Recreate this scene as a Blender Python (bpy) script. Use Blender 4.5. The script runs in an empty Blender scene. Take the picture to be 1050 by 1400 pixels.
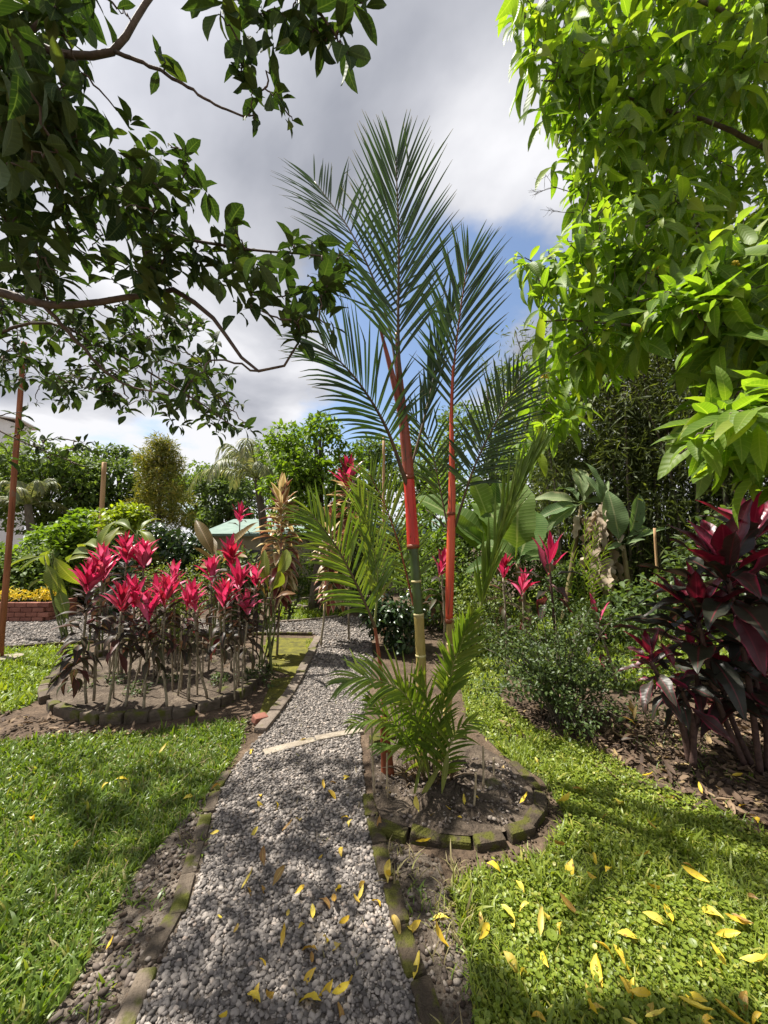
import bpy, math, random
import numpy as np
from mathutils import Matrix, Vector
R = math.radians
sc = bpy.context.scene
rng = np.random.default_rng(7)
random.seed(7)

# ------------------------------------------------------------------ camera
CAM_H, PITCH, F = 1.6, R(4.5), 525.0
cam_d = bpy.data.cameras.new('camera')
cam = bpy.data.objects.new('camera', cam_d)
sc.collection.objects.link(cam)
cam.location = (0, 0, CAM_H)
cam.rotation_euler = (R(90) + PITCH, 0, 0)
cam_d.sensor_fit = 'HORIZONTAL'
cam_d.sensor_width = 36.0
cam_d.lens = 18.0
cam_d.clip_start, cam_d.clip_end = 0.02, 600
sc.camera = cam

# ------------------------------------------------------------------ light
SUN_AZ, SUN_EL = R(-68), R(63)          # azimuth measured from +Y towards +X
world = bpy.data.worlds.new('World')
sc.world = world
world.use_nodes = True
wt = world.node_tree
for n in list(wt.nodes): wt.nodes.remove(n)

def build_world():
    N, Lk = wt.nodes.new, wt.links.new
    out = N('ShaderNodeOutputWorld')
    sky = N('ShaderNodeTexSky'); sky.sky_type = 'NISHITA'; sky.sun_disc = False
    sky.sun_elevation = SUN_EL; sky.sun_rotation = SUN_AZ
    bg = N('ShaderNodeBackground'); bg.inputs[1].default_value = 0.085
    Lk(sky.outputs[0], bg.inputs[0])
    tc = N('ShaderNodeTexCoord')
    sp = N('ShaderNodeSeparateXYZ'); Lk(tc.outputs['Generated'], sp.inputs[0])
    ad = N('ShaderNodeMath'); ad.operation = 'MAXIMUM'; ad.inputs[1].default_value = 0.0; Lk(sp.outputs[2], ad.inputs[0])
    a2 = N('ShaderNodeMath'); a2.operation = 'ADD'; a2.inputs[1].default_value = 0.22; Lk(ad.outputs[0], a2.inputs[0])
    dx = N('ShaderNodeMath'); dx.operation = 'DIVIDE'; Lk(sp.outputs[0], dx.inputs[0]); Lk(a2.outputs[0], dx.inputs[1])
    dy = N('ShaderNodeMath'); dy.operation = 'DIVIDE'; Lk(sp.outputs[1], dy.inputs[0]); Lk(a2.outputs[0], dy.inputs[1])
    cb = N('ShaderNodeCombineXYZ'); Lk(dx.outputs[0], cb.inputs[0]); Lk(dy.outputs[0], cb.inputs[1]); cb.inputs[2].default_value = 3.4
    # where the cloud deck opens
    n1 = N('ShaderNodeTexNoise'); n1.inputs['Scale'].default_value = 1.15; n1.inputs['Detail'].default_value = 7
    n1.inputs['Roughness'].default_value = 0.55; Lk(cb.outputs[0], n1.inputs['Vector'])
    # a break in the deck, low ahead
    gp = N('ShaderNodeVectorMath'); gp.operation = 'DISTANCE'; Lk(tc.outputs['Generated'], gp.inputs[0])
    v = Vector((0.13, 0.90, 0.44)).normalized(); gp.inputs[1].default_value = v
    gm = N('ShaderNodeMapRange'); gm.inputs[1].default_value = 0.0; gm.inputs[2].default_value = 0.42
    gm.inputs[3].default_value = -0.36; gm.inputs[4].default_value = 0.06; Lk(gp.outputs['Value'], gm.inputs[0])
    s1 = N('ShaderNodeMath'); s1.operation = 'ADD'; Lk(n1.outputs[0], s1.inputs[0]); Lk(gm.outputs[0], s1.inputs[1])
    cov = N('ShaderNodeMapRange'); cov.interpolation_type = 'SMOOTHSTEP'
    cov.inputs[1].default_value = 0.36; cov.inputs[2].default_value = 0.50; Lk(s1.outputs[0], cov.inputs[0])
    # cloud brightness: grey bellies and bright, thin places
    n2 = N('ShaderNodeTexNoise'); n2.inputs['Scale'].default_value = 1.5; n2.inputs['Detail'].default_value = 6
    n2.inputs['Roughness'].default_value = 0.5; n2.inputs['Distortion'].default_value = 0.25
    of = N('ShaderNodeVectorMath'); of.operation = 'ADD'; of.inputs[1].default_value = (4.3, 1.7, 2.0)
    Lk(cb.outputs[0], of.inputs[0]); Lk(of.outputs[0], n2.inputs['Vector'])
    rp = N('ShaderNodeValToRGB'); Lk(n2.outputs[0], rp.inputs[0])
    e = rp.color_ramp.elements
    e[0].position = 0.36; e[0].color = (0.33, 0.345, 0.395, 1)
    e[1].position = 0.66; e[1].color = (0.86, 0.86, 0.89, 1)
    m_ = e.new(0.5); m_.color = (0.53, 0.54, 0.59, 1)
    lo_ = N('ShaderNodeMapRange'); lo_.interpolation_type = 'SMOOTHSTEP'; lo_.inputs[1].default_value = 0.05; lo_.inputs[2].default_value = 0.5; lo_.inputs[3].default_value = 0.24; lo_.inputs[4].default_value = 0.0
    Lk(sp.outputs[2], lo_.inputs[0]); n2b = N('ShaderNodeMath'); n2b.operation = 'ADD'; Lk(n2.outputs[0], n2b.inputs[0]); Lk(lo_.outputs[0], n2b.inputs[1]); Lk(n2b.outputs[0], rp.inputs[0])
    # the veil glows round the sun
    sd = N('ShaderNodeVectorMath'); sd.operation = 'DISTANCE'; Lk(tc.outputs['Generated'], sd.inputs[0])
    sd.inputs[1].default_value = SUN_DIR
    sm = N('ShaderNodeMapRange'); sm.interpolation_type = 'SMOOTHSTEP'
    sm.inputs[1].default_value = 0.0; sm.inputs[2].default_value = 0.75; sm.inputs[3].default_value = 1.55; sm.inputs[4].default_value = 1.0
    Lk(sd.outputs['Value'], sm.inputs[0])
    b2 = N('ShaderNodeBackground'); Lk(rp.outputs[0], b2.inputs[0])
    st = N('ShaderNodeMath'); st.operation = 'MULTIPLY'; st.inputs[1].default_value = 0.52; Lk(sm.outputs[0], st.inputs[0])
    Lk(st.outputs[0], b2.inputs[1])
    mx = N('ShaderNodeMixShader'); Lk(cov.outputs[0], mx.inputs[0]); Lk(bg.outputs[0], mx.inputs[1]); Lk(b2.outputs[0], mx.inputs[2])
    Lk(mx.outputs[0], out.inputs[0])
SUN_DIR = Vector((math.sin(SUN_AZ) * math.cos(SUN_EL), math.cos(SUN_AZ) * math.cos(SUN_EL), math.sin(SUN_EL)))
build_world()
sun_d = bpy.data.lights.new('sun', 'SUN')
sun_d.energy = 5.0; sun_d.angle = R(1.0); sun_d.color = (1.0, 0.95, 0.86)
sun = bpy.data.objects.new('sun', sun_d)
sc.collection.objects.link(sun)
sun.rotation_euler = (-SUN_DIR).to_track_quat('-Z', 'Y').to_euler()
sun.location = SUN_DIR * 40

sc.view_settings.view_transform = 'Standard'
sc.view_settings.look = 'None'
sc.view_settings.exposure = 1.12
sc.view_settings.gamma = 1.0
sc.render.engine = 'CYCLES'
sc.cycles.use_denoising = True
sc.cycles.max_bounces = 7
sc.cycles.transmission_bounces = 4
sc.cycles.diffuse_bounces = 4
sc.cycles.caustics_reflective = False
sc.cycles.caustics_refractive = False

# ------------------------------------------------------------------ helpers
cp_, sp_ = math.cos(PITCH), math.sin(PITCH)
def ray(x, y):
    dx, dy = (x - 525) / F, (700 - y) / F
    return np.array([dx, cp_ - dy * sp_, sp_ + dy * cp_])
def P(x, y, Y):
    d = ray(x, y); return d * (Y / d[1]) + np.array([0, 0, CAM_H])
def G(x, y, z=0.0):
    d = ray(x, y); return d * ((z - CAM_H) / d[2]) + np.array([0, 0, CAM_H])
def norm(v):
    v = np.asarray(v, float); n = np.linalg.norm(v, axis=-1, keepdims=True); return v / np.maximum(n, 1e-9)
def U(a, b, n=None): return rng.uniform(a, b, n)
def rdir(n):
    return norm(rng.normal(size=(n, 3)))

class MB:
    """collects geometry for one mesh"""
    def __init__(s): s.v, s.q, s.t, s.r, s.uv, s.n = [], [], [], [], [], 0
    def add(s, v, q=None, t=None, rnd=0.0, uv=None):
        v = np.asarray(v, float).reshape(-1, 3); k = len(v)
        s.v.append(v)
        if q is not None and len(q): s.q.append(np.asarray(q, int).reshape(-1, 4) + s.n)
        if t is not None and len(t): s.t.append(np.asarray(t, int).reshape(-1, 3) + s.n)
        s.r.append(np.full(k, rnd) if np.isscalar(rnd) else np.asarray(rnd, float))
        s.uv.append(np.zeros((k, 3)) if uv is None else np.asarray(uv, float).reshape(-1, 3))
        s.n += k
    def inst(s, tpl, M, T, rnd=None):
        """M (N,3,3) columns = axes, T (N,3)"""
        v, q, t, uv = tpl
        n, k = len(M), len(v)
        if n == 0: return
        W = np.einsum('nij,kj->nki', M, v) + T[:, None, :]
        off = (np.arange(n) * k)[:, None, None]
        if rnd is None: rnd = rng.random(n)
        s.add(W.reshape(-1, 3), (q[None] + off).reshape(-1, 4) if q is not None else None,
              (t[None] + off).reshape(-1, 3) if t is not None else None, np.repeat(rnd, k), np.tile(uv, (n, 1)))
    def mesh(s, name, mat, loc=(0, 0, 0), smooth=True):
        me = bpy.data.meshes.new(name)
        v = np.concatenate(s.v) - np.asarray(loc)
        q = np.concatenate(s.q) if s.q else np.zeros((0, 4), int)
        t = np.concatenate(s.t) if s.t else np.zeros((0, 3), int)
        me.vertices.add(len(v)); me.vertices.foreach_set('co', v.ravel().astype(np.float32))
        nl = q.size + t.size
        me.loops.add(nl); me.loops.foreach_set('vertex_index', np.concatenate([q.ravel(), t.ravel()]).astype(np.int32))
        me.polygons.add(len(q) + len(t))
        me.polygons.foreach_set('loop_start', np.concatenate([np.arange(len(q)) * 4, q.size + np.arange(len(t)) * 3]).astype(np.int32))
        a = me.attributes.new('rnd', 'FLOAT', 'POINT'); a.data.foreach_set('value', np.concatenate(s.r).astype(np.float32))
        a = me.attributes.new('luv', 'FLOAT_VECTOR', 'POINT'); a.data.foreach_set('vector', np.concatenate(s.uv).ravel().astype(np.float32))
        me.update(calc_edges=True)
        me.validate()
        me.polygons.foreach_set('use_smooth', [smooth] * len(me.polygons))
        if mat: me.materials.append(mat)
        return me

def link(name, me, parent=None, loc=None, matrix=None):
    o = bpy.data.objects.new(name, me); sc.collection.objects.link(o)
    if parent is not None: o.parent = parent
    if matrix is not None: o.matrix_local = matrix
    elif loc is not None: o.location = loc
    return o
def thing(name, label, cat, loc, group=None):
    o = bpy.data.objects.new(name, None); sc.collection.objects.link(o)
    o.empty_display_size = 0.05
    o.location = [float(c) for c in loc]; o['label'] = label; o['category'] = cat
    if group: o['group'] = group
    LOC[o.name] = np.array([float(c) for c in loc])
    return o
LOC = {}
def L0(parent): return LOC[parent.name] if parent is not None else np.zeros(3)
def part(name, mb, mat, parent, base=None, kind=None, smooth=True):
    """mesh in world coords -> child of parent (a thing at base, unrotated)"""
    o = link(name, mb.mesh(name, mat, L0(base if base is not None else parent), smooth), parent)
    if kind: o['kind'] = kind
    return o
def single(name, mb, mat, label, cat, loc=(0, 0, 0), group=None, kind=None, smooth=True):
    o = link(name, mb.mesh(name, mat, loc, smooth), None, [float(c) for c in loc])
    if label: o['label'] = label
    if cat: o['category'] = cat
    if group: o['group'] = group
    if kind: o['kind'] = kind
    return o
def to_matrix(M, T):
    m = Matrix.Identity(4)
    for i in range(3):
        for j in range(3): m[i][j] = float(M[i][j])
        m[i][3] = float(T[i])
    return m

def catmull(pts, n=8):
    p = np.asarray(pts, float); p = np.vstack([2 * p[0] - p[1], p, 2 * p[-1] - p[-2]])
    out = []
    for i in range(1, len(p) - 2):
        for k in range(n):
            t = k / n
            out.append(0.5 * (2 * p[i] + (p[i + 1] - p[i - 1]) * t + (2 * p[i - 1] - 5 * p[i] + 4 * p[i + 1] - p[i + 2]) * t * t
                              + (3 * p[i] - p[i - 1] - 3 * p[i + 1] + p[i + 2]) * t ** 3))
    out.append(p[-2]); return np.array(out)
def tube(mb, pts, rad, n=6, rnd=0.5, cap=True):
    p = np.asarray(pts, float); m = len(p); rad = np.broadcast_to(np.asarray(rad, float), (m,))
    tg = norm(np.gradient(p, axis=0))
    ref = np.array([1.0, 0, 0]) if abs(tg[0][0]) < 0.8 else np.array([0, 1.0, 0])
    x = norm(np.cross(tg[0], ref)); V = []; ang = np.arange(n) / n * 2 * math.pi
    for i in range(m):
        x = norm(x - tg[i] * np.dot(x, tg[i])); y = np.cross(tg[i], x)
        V.append(p[i] + rad[i] * (np.cos(ang)[:, None] * x + np.sin(ang)[:, None] * y))
    V = np.concatenate(V); Q = []
    for i in range(m - 1):
        for k in range(n):
            Q.append((i * n + k, i * n + (k + 1) % n, (i + 1) * n + (k + 1) % n, (i + 1) * n + k))
    uv = np.stack([np.tile(ang / 6.2832, m), np.repeat(np.linspace(0, 1, m), n), np.zeros(m * n)], 1)
    T = None
    if cap:
        V = np.vstack([V, p[0], p[-1]]); uv = np.vstack([uv, [[0, 0, 0], [0, 1, 0]]]); a, b = m * n, m * n + 1
        T = [(a, (k + 1) % n, k) for k in range(n)] + [(b, (m - 1) * n + k, (m - 1) * n + (k + 1) % n) for k in range(n)]
    mb.add(V, Q, T, rnd, uv)
def resample(p, n):
    d = np.r_[0, np.cumsum(np.linalg.norm(np.diff(p, axis=0), axis=1))]
    t = np.linspace(0, d[-1], n); return np.stack([np.interp(t, d, p[:, i]) for i in range(3)], 1)

def leaf_tpl(wid=.3, prof='ell', nseg=8, bend=.5, fold=.25, wave=0.0, half=1, pet=0.0, twist=0.0, seed=0, tear=0):
    """unit-length leaf along +Y, upper face +Z; half = columns per side"""
    g = np.random.default_rng(seed + 100)
    v = np.linspace(0, 1, nseg + 1)
    b = np.clip((v - pet) / (1 - pet), 0, 1)
    if prof == 'ell': w = np.sin(math.pi * b ** 0.92) ** 0.8
    elif prof == 'lance': w = (b ** .55) * (1 - b) ** .85; w /= w.max()
    elif prof == 'ti': w = np.clip(b * 2.4, 0.0, 1) ** .8 * np.clip((1 - b) * 1.9, 0, 1) ** .8; w /= w.max()
    elif prof == 'ovate': w = (b ** .4) * (1 - b) ** .7; w /= w.max()
    elif prof == 'banana': w = np.clip(b * 9, 0, 1) ** .6 * np.clip((1 - b) * 3.2, 0, 1) ** .55
    elif prof == 'strap': w = np.clip(b * 6, .35, 1) * np.clip((1 - b) * 2.2, 0, 1) ** .8
    else: w = np.ones_like(v)
    w = np.maximum(w * wid / 2, 0.012 if pet else 0.0); w[-1] = 0.002
    th = bend * v ** 1.2
    yy = np.r_[0, np.cumsum(np.cos((th[1:] + th[:-1]) / 2))] / nseg
    zz = -np.r_[0, np.cumsum(np.sin((th[1:] + th[:-1]) / 2))] / nseg
    cols = 2 * half + 1; V, UV = [], []
    ph = g.uniform(0, 6)
    for i in range(nseg + 1):
        for c in range(-half, half + 1):
            u = c / half; x = u * w[i]; a = fold * abs(u)
            z = abs(x) * math.sin(a + fold) * .7
            z += wave * wid * abs(u) * math.sin(v[i] * 17 + ph + (1.3 if u > 0 else 0)) * .5
            if tear and abs(u) == 1 and 0 < i < nseg: x *= g.uniform(1 - tear, 1.0)
            tw = twist * v[i]
            x2, z2 = x * math.cos(tw) - z * math.sin(tw), x * math.sin(tw) + z * math.cos(tw)
            V.append((x2, yy[i] - z2 * math.sin(th[i]) * -0.0, zz[i] + z2)); UV.append((u, v[i], 0))
    Q = [(i * cols + c, i * cols + c + 1, (i + 1) * cols + c + 1, (i + 1) * cols + c) for i in range(nseg) for c in range(cols - 1)]
    return np.array(V), np.array(Q), None, np.array(UV)
def tpl_mesh(name, tpl, mat):
    mb = MB(); mb.add(tpl[0], tpl[1], tpl[2], 0.0, tpl[3]); return mb.mesh(name, mat)
def frames(fwd, up, s, wf=None):
    y = norm(fwd); x = norm(np.cross(y, up)); z = np.cross(x, y)
    s = np.broadcast_to(np.asarray(s, float), (len(y),)); wf = np.ones(len(y)) if wf is None else wf
    return np.stack([x * (s * wf)[:, None], y * s[:, None], z * s[:, None]], 2)
def in_poly(pts, poly):
    x, y = pts[:, 0], pts[:, 1]; ins = np.zeros(len(pts), bool); n = len(poly)
    for i in range(n):
        x1, y1 = poly[i][:2]; x2, y2 = poly[(i + 1) % n][:2]
        c = ((y1 > y) != (y2 > y)) & (x < (x2 - x1) * (y - y1) / (y2 - y1 + 1e-12) + x1)
        ins ^= c
    return ins
def sample_poly(poly, dens):
    p = np.array(poly)[:, :2]; lo, hi = p.min(0), p.max(0)
    n = int(np.prod(hi - lo) * dens); q = rng.uniform(lo, hi, (n, 2)); return q[in_poly(q, p)]
def px_poly(pp): return [G(x, y)[:2] for x, y in pp]
def vnoise(p, s, seed=0):
    """cheap smooth value noise 0..1 in 2D"""
    g = np.random.default_rng(seed); tab = g.random((64, 64)); q = np.asarray(p)[:, :2] * s
    i = np.floor(q).astype(int); f = q - i; f = f * f * (3 - 2 * f)
    a = lambda dx, dy: tab[(i[:, 0] + dx) % 64, (i[:, 1] + dy) % 64]
    return (a(0, 0) * (1 - f[:, 0]) + a(1, 0) * f[:, 0]) * (1 - f[:, 1]) + (a(0, 1) * (1 - f[:, 0]) + a(1, 1) * f[:, 0]) * f[:, 1]

# ------------------------------------------------------------------ materials
def new_mat(name):
    m = bpy.data.materials.new(name); m.use_nodes = True; nt = m.node_tree
    for n in list(nt.nodes): nt.nodes.remove(n)
    return m, nt, nt.nodes.new, nt.links.new
def ramp(N, cols, interp='LINEAR'):
    r = N('ShaderNodeValToRGB'); el = r.color_ramp.elements; r.color_ramp.interpolation = interp
    for i, (p, c) in enumerate(cols):
        e = el[i] if i < 2 else el.new(p)
        e.position = p; e.color = (*c, 1)
    return r
def rnd_value(N, Lk):
    a = N('ShaderNodeAttribute'); a.attribute_name = 'rnd'; o = N('ShaderNodeObjectInfo')
    s = N('ShaderNodeMath'); s.operation = 'ADD'; Lk(a.outputs['Fac'], s.inputs[0]); Lk(o.outputs['Random'], s.inputs[1])
    f = N('ShaderNodeMath'); f.operation = 'FRACT'; Lk(s.outputs[0], f.inputs[0]); return f.outputs[0]
def mixc(N, Lk, fac, a, b, mode='MIX'):
    m = N('ShaderNodeMix'); m.data_type = 'RGBA'; m.blend_type = mode
    for sock, v in ((m.inputs[0], fac), (m.inputs[6], a), (m.inputs[7], b)):
        if isinstance(v, (int, float)): sock.default_value = v
        elif isinstance(v, tuple): sock.default_value = (*v, 1)
        else: Lk(v, sock)
    return m.outputs[2]
def mrange(N, Lk, x, a, b, c=0., d=1., smooth=True):
    m = N('ShaderNodeMapRange'); m.interpolation_type = 'SMOOTHSTEP' if smooth else 'LINEAR'
    m.inputs[1].default_value, m.inputs[2].default_value, m.inputs[3].default_value, m.inputs[4].default_value = a, b, c, d
    Lk(x, m.inputs[0]); return m.outputs[0]
def math_(N, Lk, op, a, b=None):
    m = N('ShaderNodeMath'); m.operation = op
    for i, v in enumerate((a, b)):
        if v is None: continue
        if isinstance(v, (int, float)): m.inputs[i].default_value = v
        else: Lk(v, m.inputs[i])
    return m.outputs[0]

def leaf_mat(name, cols, edge=None, rib=None, trans=.35, tcol=(1.5, 1.5, .55), rough=.42, veins=0, blotch=None, tipc=None, under=None, spec=.5, vcol=.35):
    """cols: ramp over per-leaf random; edge: (colour, start) towards the margins; rib: midrib colour"""
    m, nt, N, Lk = new_mat(name)
    rv = rnd_value(N, Lk); rp = ramp(N, cols); Lk(rv, rp.inputs[0]); col = rp.outputs[0]
    at = N('ShaderNodeAttribute'); at.attribute_name = 'luv'
    sx = N('ShaderNodeSeparateXYZ'); Lk(at.outputs['Vector'], sx.inputs[0])
    au = math_(N, Lk, 'ABSOLUTE', sx.outputs[0]); vv = sx.outputs[1]
    geo = N('ShaderNodeNewGeometry')
    nz = N('ShaderNodeTexNoise'); nz.inputs['Scale'].default_value = 9; nz.inputs['Detail'].default_value = 3; Lk(geo.outputs['Position'], nz.inputs['Vector'])
    if edge:
        f = math_(N, Lk, 'ADD', au, math_(N, Lk, 'MULTIPLY', math_(N, Lk, 'SUBTRACT', nz.outputs[0], .5), 1.1))
        f = math_(N, Lk, 'ADD', f, math_(N, Lk, 'MULTIPLY', math_(N, Lk, 'SUBTRACT', rv, .5), .5))
        col = mixc(N, Lk, mrange(N, Lk, f, edge[1], edge[1] + edge[2]), col, edge[0])
    if tipc: col = mixc(N, Lk, mrange(N, Lk, vv, tipc[1], tipc[2]), col, tipc[0])
    if blotch:
        n2 = N('ShaderNodeTexNoise'); n2.inputs['Scale'].default_value = blotch[2]; n2.inputs['Detail'].default_value = 4; Lk(geo.outputs['Position'], n2.inputs['Vector'])
        col = mixc(N, Lk, mrange(N, Lk, n2.outputs[0], blotch[1], blotch[1] + .12), col, blotch[0])
    if veins:
        ph = math_(N, Lk, 'ADD', math_(N, Lk, 'MULTIPLY', vv, veins * 6.283), math_(N, Lk, 'MULTIPLY', au, -7.0))
        vs = math_(N, Lk, 'SINE', ph)
        vf = mrange(N, Lk, vs, .8, 1.0)
        col = mixc(N, Lk, math_(N, Lk, 'MULTIPLY', vf, vcol), col, rib or (.3, .42, .12))
    if rib: col = mixc(N, Lk, mrange(N, Lk, au, .10, .02, 0, .75), col, rib)
    col = mixc(N, Lk, 1.0, col, mixc(N, Lk, nz.outputs[0], (.72, .72, .72), (1.25, 1.25, 1.25)), 'MULTIPLY')
    front = col
    if under: col = mixc(N, Lk, geo.outputs['Backfacing'], col, mixc(N, Lk, .65, col, under))
    b = N('ShaderNodeBsdfPrincipled'); Lk(col, b.inputs['Base Color']); b.inputs['Roughness'].default_value = rough
    b.inputs['Specular IOR Level'].default_value = spec
    t = N('ShaderNodeBsdfTranslucent'); Lk(mixc(N, Lk, 1.0, front, tcol, 'MULTIPLY'), t.inputs[0])
    if veins:
        bp = N('ShaderNodeBump'); bp.inputs['Strength'].default_value = .12 if vcol > .1 else .08; bp.inputs['Distance'].default_value = .004
        Lk(vs, bp.inputs['Height']); Lk(bp.outputs[0], b.inputs['Normal'])
    mx = N('ShaderNodeMixShader'); mx.inputs[0].default_value = trans; Lk(b.outputs[0], mx.inputs[1]); Lk(t.outputs[0], mx.inputs[2])
    o = N('ShaderNodeOutputMaterial'); Lk(mx.outputs[0], o.inputs[0]); return m

def solid_mat(name, cols, scale=6, rough=.8, bump=.3, bdist=.01, moss=None, moss_up=None, rndmix=.0, stretch=None, detail=6, spec=.3, fine=0):
    m, nt, N, Lk = new_mat(name)
    geo = N('ShaderNodeNewGeometry'); vec = geo.outputs['Position']
    if stretch:
        mp = N('ShaderNodeMapping'); mp.inputs['Scale'].default_value = stretch; Lk(vec, mp.inputs[0]); vec = mp.outputs[0]
    nz = N('ShaderNodeTexNoise'); nz.inputs['Scale'].default_value = scale; nz.inputs['Detail'].default_value = detail; nz.inputs['Roughness'].default_value = .65
    Lk(vec, nz.inputs['Vector'])
    fac = nz.outputs[0]
    if rndmix:
        rv = rnd_value(N, Lk)
        fac = math_(N, Lk, 'ADD', math_(N, Lk, 'MULTIPLY', fac, 1 - rndmix), math_(N, Lk, 'MULTIPLY', rv, rndmix))
    if fine:
        nf = N('ShaderNodeTexNoise'); nf.inputs['Scale'].default_value = fine; nf.inputs['Detail'].default_value = 8; nf.inputs['Roughness'].default_value = .8; Lk(vec, nf.inputs['Vector'])
        fac = math_(N, Lk, 'ADD', math_(N, Lk, 'MULTIPLY', fac, .5), math_(N, Lk, 'MULTIPLY', nf.outputs[0], .5))
    rp = ramp(N, cols); Lk(fac, rp.inputs[0]); col = rp.outputs[0]
    if moss:
        n2 = N('ShaderNodeTexNoise'); n2.inputs['Scale'].default_value = moss[2]; n2.inputs['Detail'].default_value = 5; Lk(geo.outputs['Position'], n2.inputs['Vector'])
        f = mrange(N, Lk, n2.outputs[0], moss[1], moss[1] + .14)
        col = mixc(N, Lk, f, col, moss[0])
    b = N('ShaderNodeBsdfPrincipled'); Lk(col, b.inputs['Base Color']); b.inputs['Roughness'].default_value = rough; b.inputs['Specular IOR Level'].default_value = spec
    if bump:
        n3 = N('ShaderNodeTexNoise'); n3.inputs['Scale'].default_value = scale * 6; n3.inputs['Detail'].default_value = 6; Lk(vec, n3.inputs['Vector'])
        bp = N('ShaderNodeBump'); bp.inputs['Strength'].default_value = bump; bp.inputs['Distance'].default_value = bdist
        Lk(n3.outputs[0], bp.inputs['Height']); Lk(bp.outputs[0], b.inputs['Normal'])
    o = N('ShaderNodeOutputMaterial'); Lk(b.outputs[0], o.inputs[0]); return m

M = {}
M['soil'] = solid_mat('soil', [(.36, (.035, .023, .015)), (.5, (.085, .058, .038)), (.64, (.19, .135, .09))], 5, .95, 1.0, .03, fine=55)
M['soil_grit'] = solid_mat('soil_grit', [(.36, (.04, .03, .022)), (.5, (.12, .095, .072)), (.64, (.27, .225, .18))], 9, .95, 1.0, .03, fine=80)
M['bed_soil'] = solid_mat('bed_soil', [(.36, (.032, .023, .016)), (.5, (.085, .064, .046)), (.64, (.19, .15, .11))], 7, .95, 1.0, .03, fine=70, moss=((.075, .08, .016), .62, 5))
M['clod'] = solid_mat('clod', [(.2, (.03, .02, .014)), (.6, (.09, .063, .043)), (.95, (.20, .15, .105))], 40, .95, .6, .004, rndmix=.6)
M['lawn'] = solid_mat('lawn', [(.3, (.045, .06, .015)), (.7, (.12, .15, .03))], 12, .95, .8, .02)
M['gravel'] = solid_mat('gravel', [(.3, (.08, .067, .055)), (.7, (.22, .185, .155))], 45, .95, .9, .01)
M['pebble'] = solid_mat('pebble', [(.12, (.070, .062, .057)), (.40, (.150, .133, .121)), (.66, (.235, .208, .187)), (.86, (.35, .307, .268)), (.97, (.35, .24, .175))], 60, .75, .25, .002, rndmix=.8)
M['grit'] = solid_mat('grit', [(.2, (.06, .045, .035)), (.5, (.15, .12, .10)), (.9, (.28, .24, .20))], 60, .85, .2, .002, rndmix=.8)
M['kerb'] = solid_mat('kerb', [(.3, (.065, .05, .036)), (.7, (.17, .135, .10))], 14, .95, .9, .012, moss=((.085, .09, .014), .52, 8), rndmix=.25)
M['kerb_moss'] = solid_mat('kerb_moss', [(.3, (.035, .026, .018)), (.7, (.10, .075, .05))], 14, .95, 1.0, .015, moss=((.075, .075, .012), .44, 11), rndmix=.2)
M['kerb_stone'] = solid_mat('kerb_stone', [(.3, (.09, .07, .055)), (.7, (.22, .18, .145))], 12, .95, .9, .012, moss=((.10, .10, .025), .56, 7), rndmix=.2)
M['concrete'] = solid_mat('concrete', [(.36, (.16, .13, .10)), (.5, (.27, .23, .18)), (.64, (.40, .35, .28))], 9, .95, 1.0, .01, moss=((.16, .14, .07), .56, 7), fine=60)
M['bark_guava'] = solid_mat('bark_guava', [(.3, (.055, .04, .032)), (.7, (.17, .125, .095))], 18, .8, .4, .004)
M['bark'] = solid_mat('bark', [(.3, (.06, .048, .035)), (.7, (.17, .14, .105))], 12, .9, .6, .01, stretch=(1, 1, .3))
M['cane_ti'] = solid_mat('cane_ti', [(.3, (.13, .10, .065)), (.7, (.36, .31, .22))], 25, .85, .5, .004)
M['cane_dark'] = solid_mat('cane_dark', [(.3, (.035, .02, .018)), (.7, (.12, .07, .055))], 25, .85, .5, .004)
M['wood_pole'] = solid_mat('wood_pole', [(.3, (.13, .045, .022)), (.5, (.27, .095, .045)), (.7, (.38, .16, .085))], 22, .85, .7, .006, stretch=(1, 1, .06), moss=((.20, .13, .09), .6, 5))
M['wood_pale'] = solid_mat('wood_pale', [(.3, (.30, .17, .08)), (.7, (.55, .36, .19))], 14, .7, .3, .004, stretch=(1, 1, .12))
M['stake'] = solid_mat('stake', [(.3, (.22, .17, .10)), (.7, (.46, .38, .25))], 20, .85, .3, .002)
M['cane_green'] = solid_mat('cane_green', [(.3, (.028, .055, .012)), (.7, (.075, .115, .025))], 10, .4, .15, .002, stretch=(1, 1, .3), spec=.5)
M['cane_yellow'] = solid_mat('cane_yellow', [(.3, (.20, .15, .035)), (.7, (.42, .32, .10))], 10, .5, .15, .002, moss=((.12, .12, .03), .58, 7), stretch=(1, 1, .4), spec=.5)
M['ring'] = solid_mat('ring', [(.3, (.42, .36, .16)), (.7, (.62, .54, .28))], 30, .7, .2, .002)
M['crownshaft'] = solid_mat('crownshaft', [(.25, (.30, .020, .013)), (.45, (.52, .032, .02)), (.6, (.60, .05, .03)), (.8, (.56, .13, .06))], 26, .42, .25, .003, moss=((.50, .13, .08), .60, 9), stretch=(1, 1, .07), spec=.4)
M['crownshaft_b'] = solid_mat('crownshaft_b', [(.25, (.34, .035, .016)), (.45, (.54, .07, .03)), (.6, (.60, .11, .045)), (.8, (.56, .20, .10))], 26, .45, .25, .003, moss=((.36, .10, .045), .60, 9), stretch=(1, 1, .07), spec=.4)
M['crownshaft_old'] = solid_mat('crownshaft_old', [(.25, (.16, .035, .02)), (.5, (.27, .06, .032)), (.8, (.36, .13, .07))], 9, .5, .2, .002, moss=((.12, .05, .025), .55, 14), stretch=(1, 1, .3), spec=.4)
M['rachis_red'] = solid_mat('rachis_red', [(.3, (.14, .035, .016)), (.7, (.26, .075, .03))], 12, .5, .1, .002)
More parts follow.
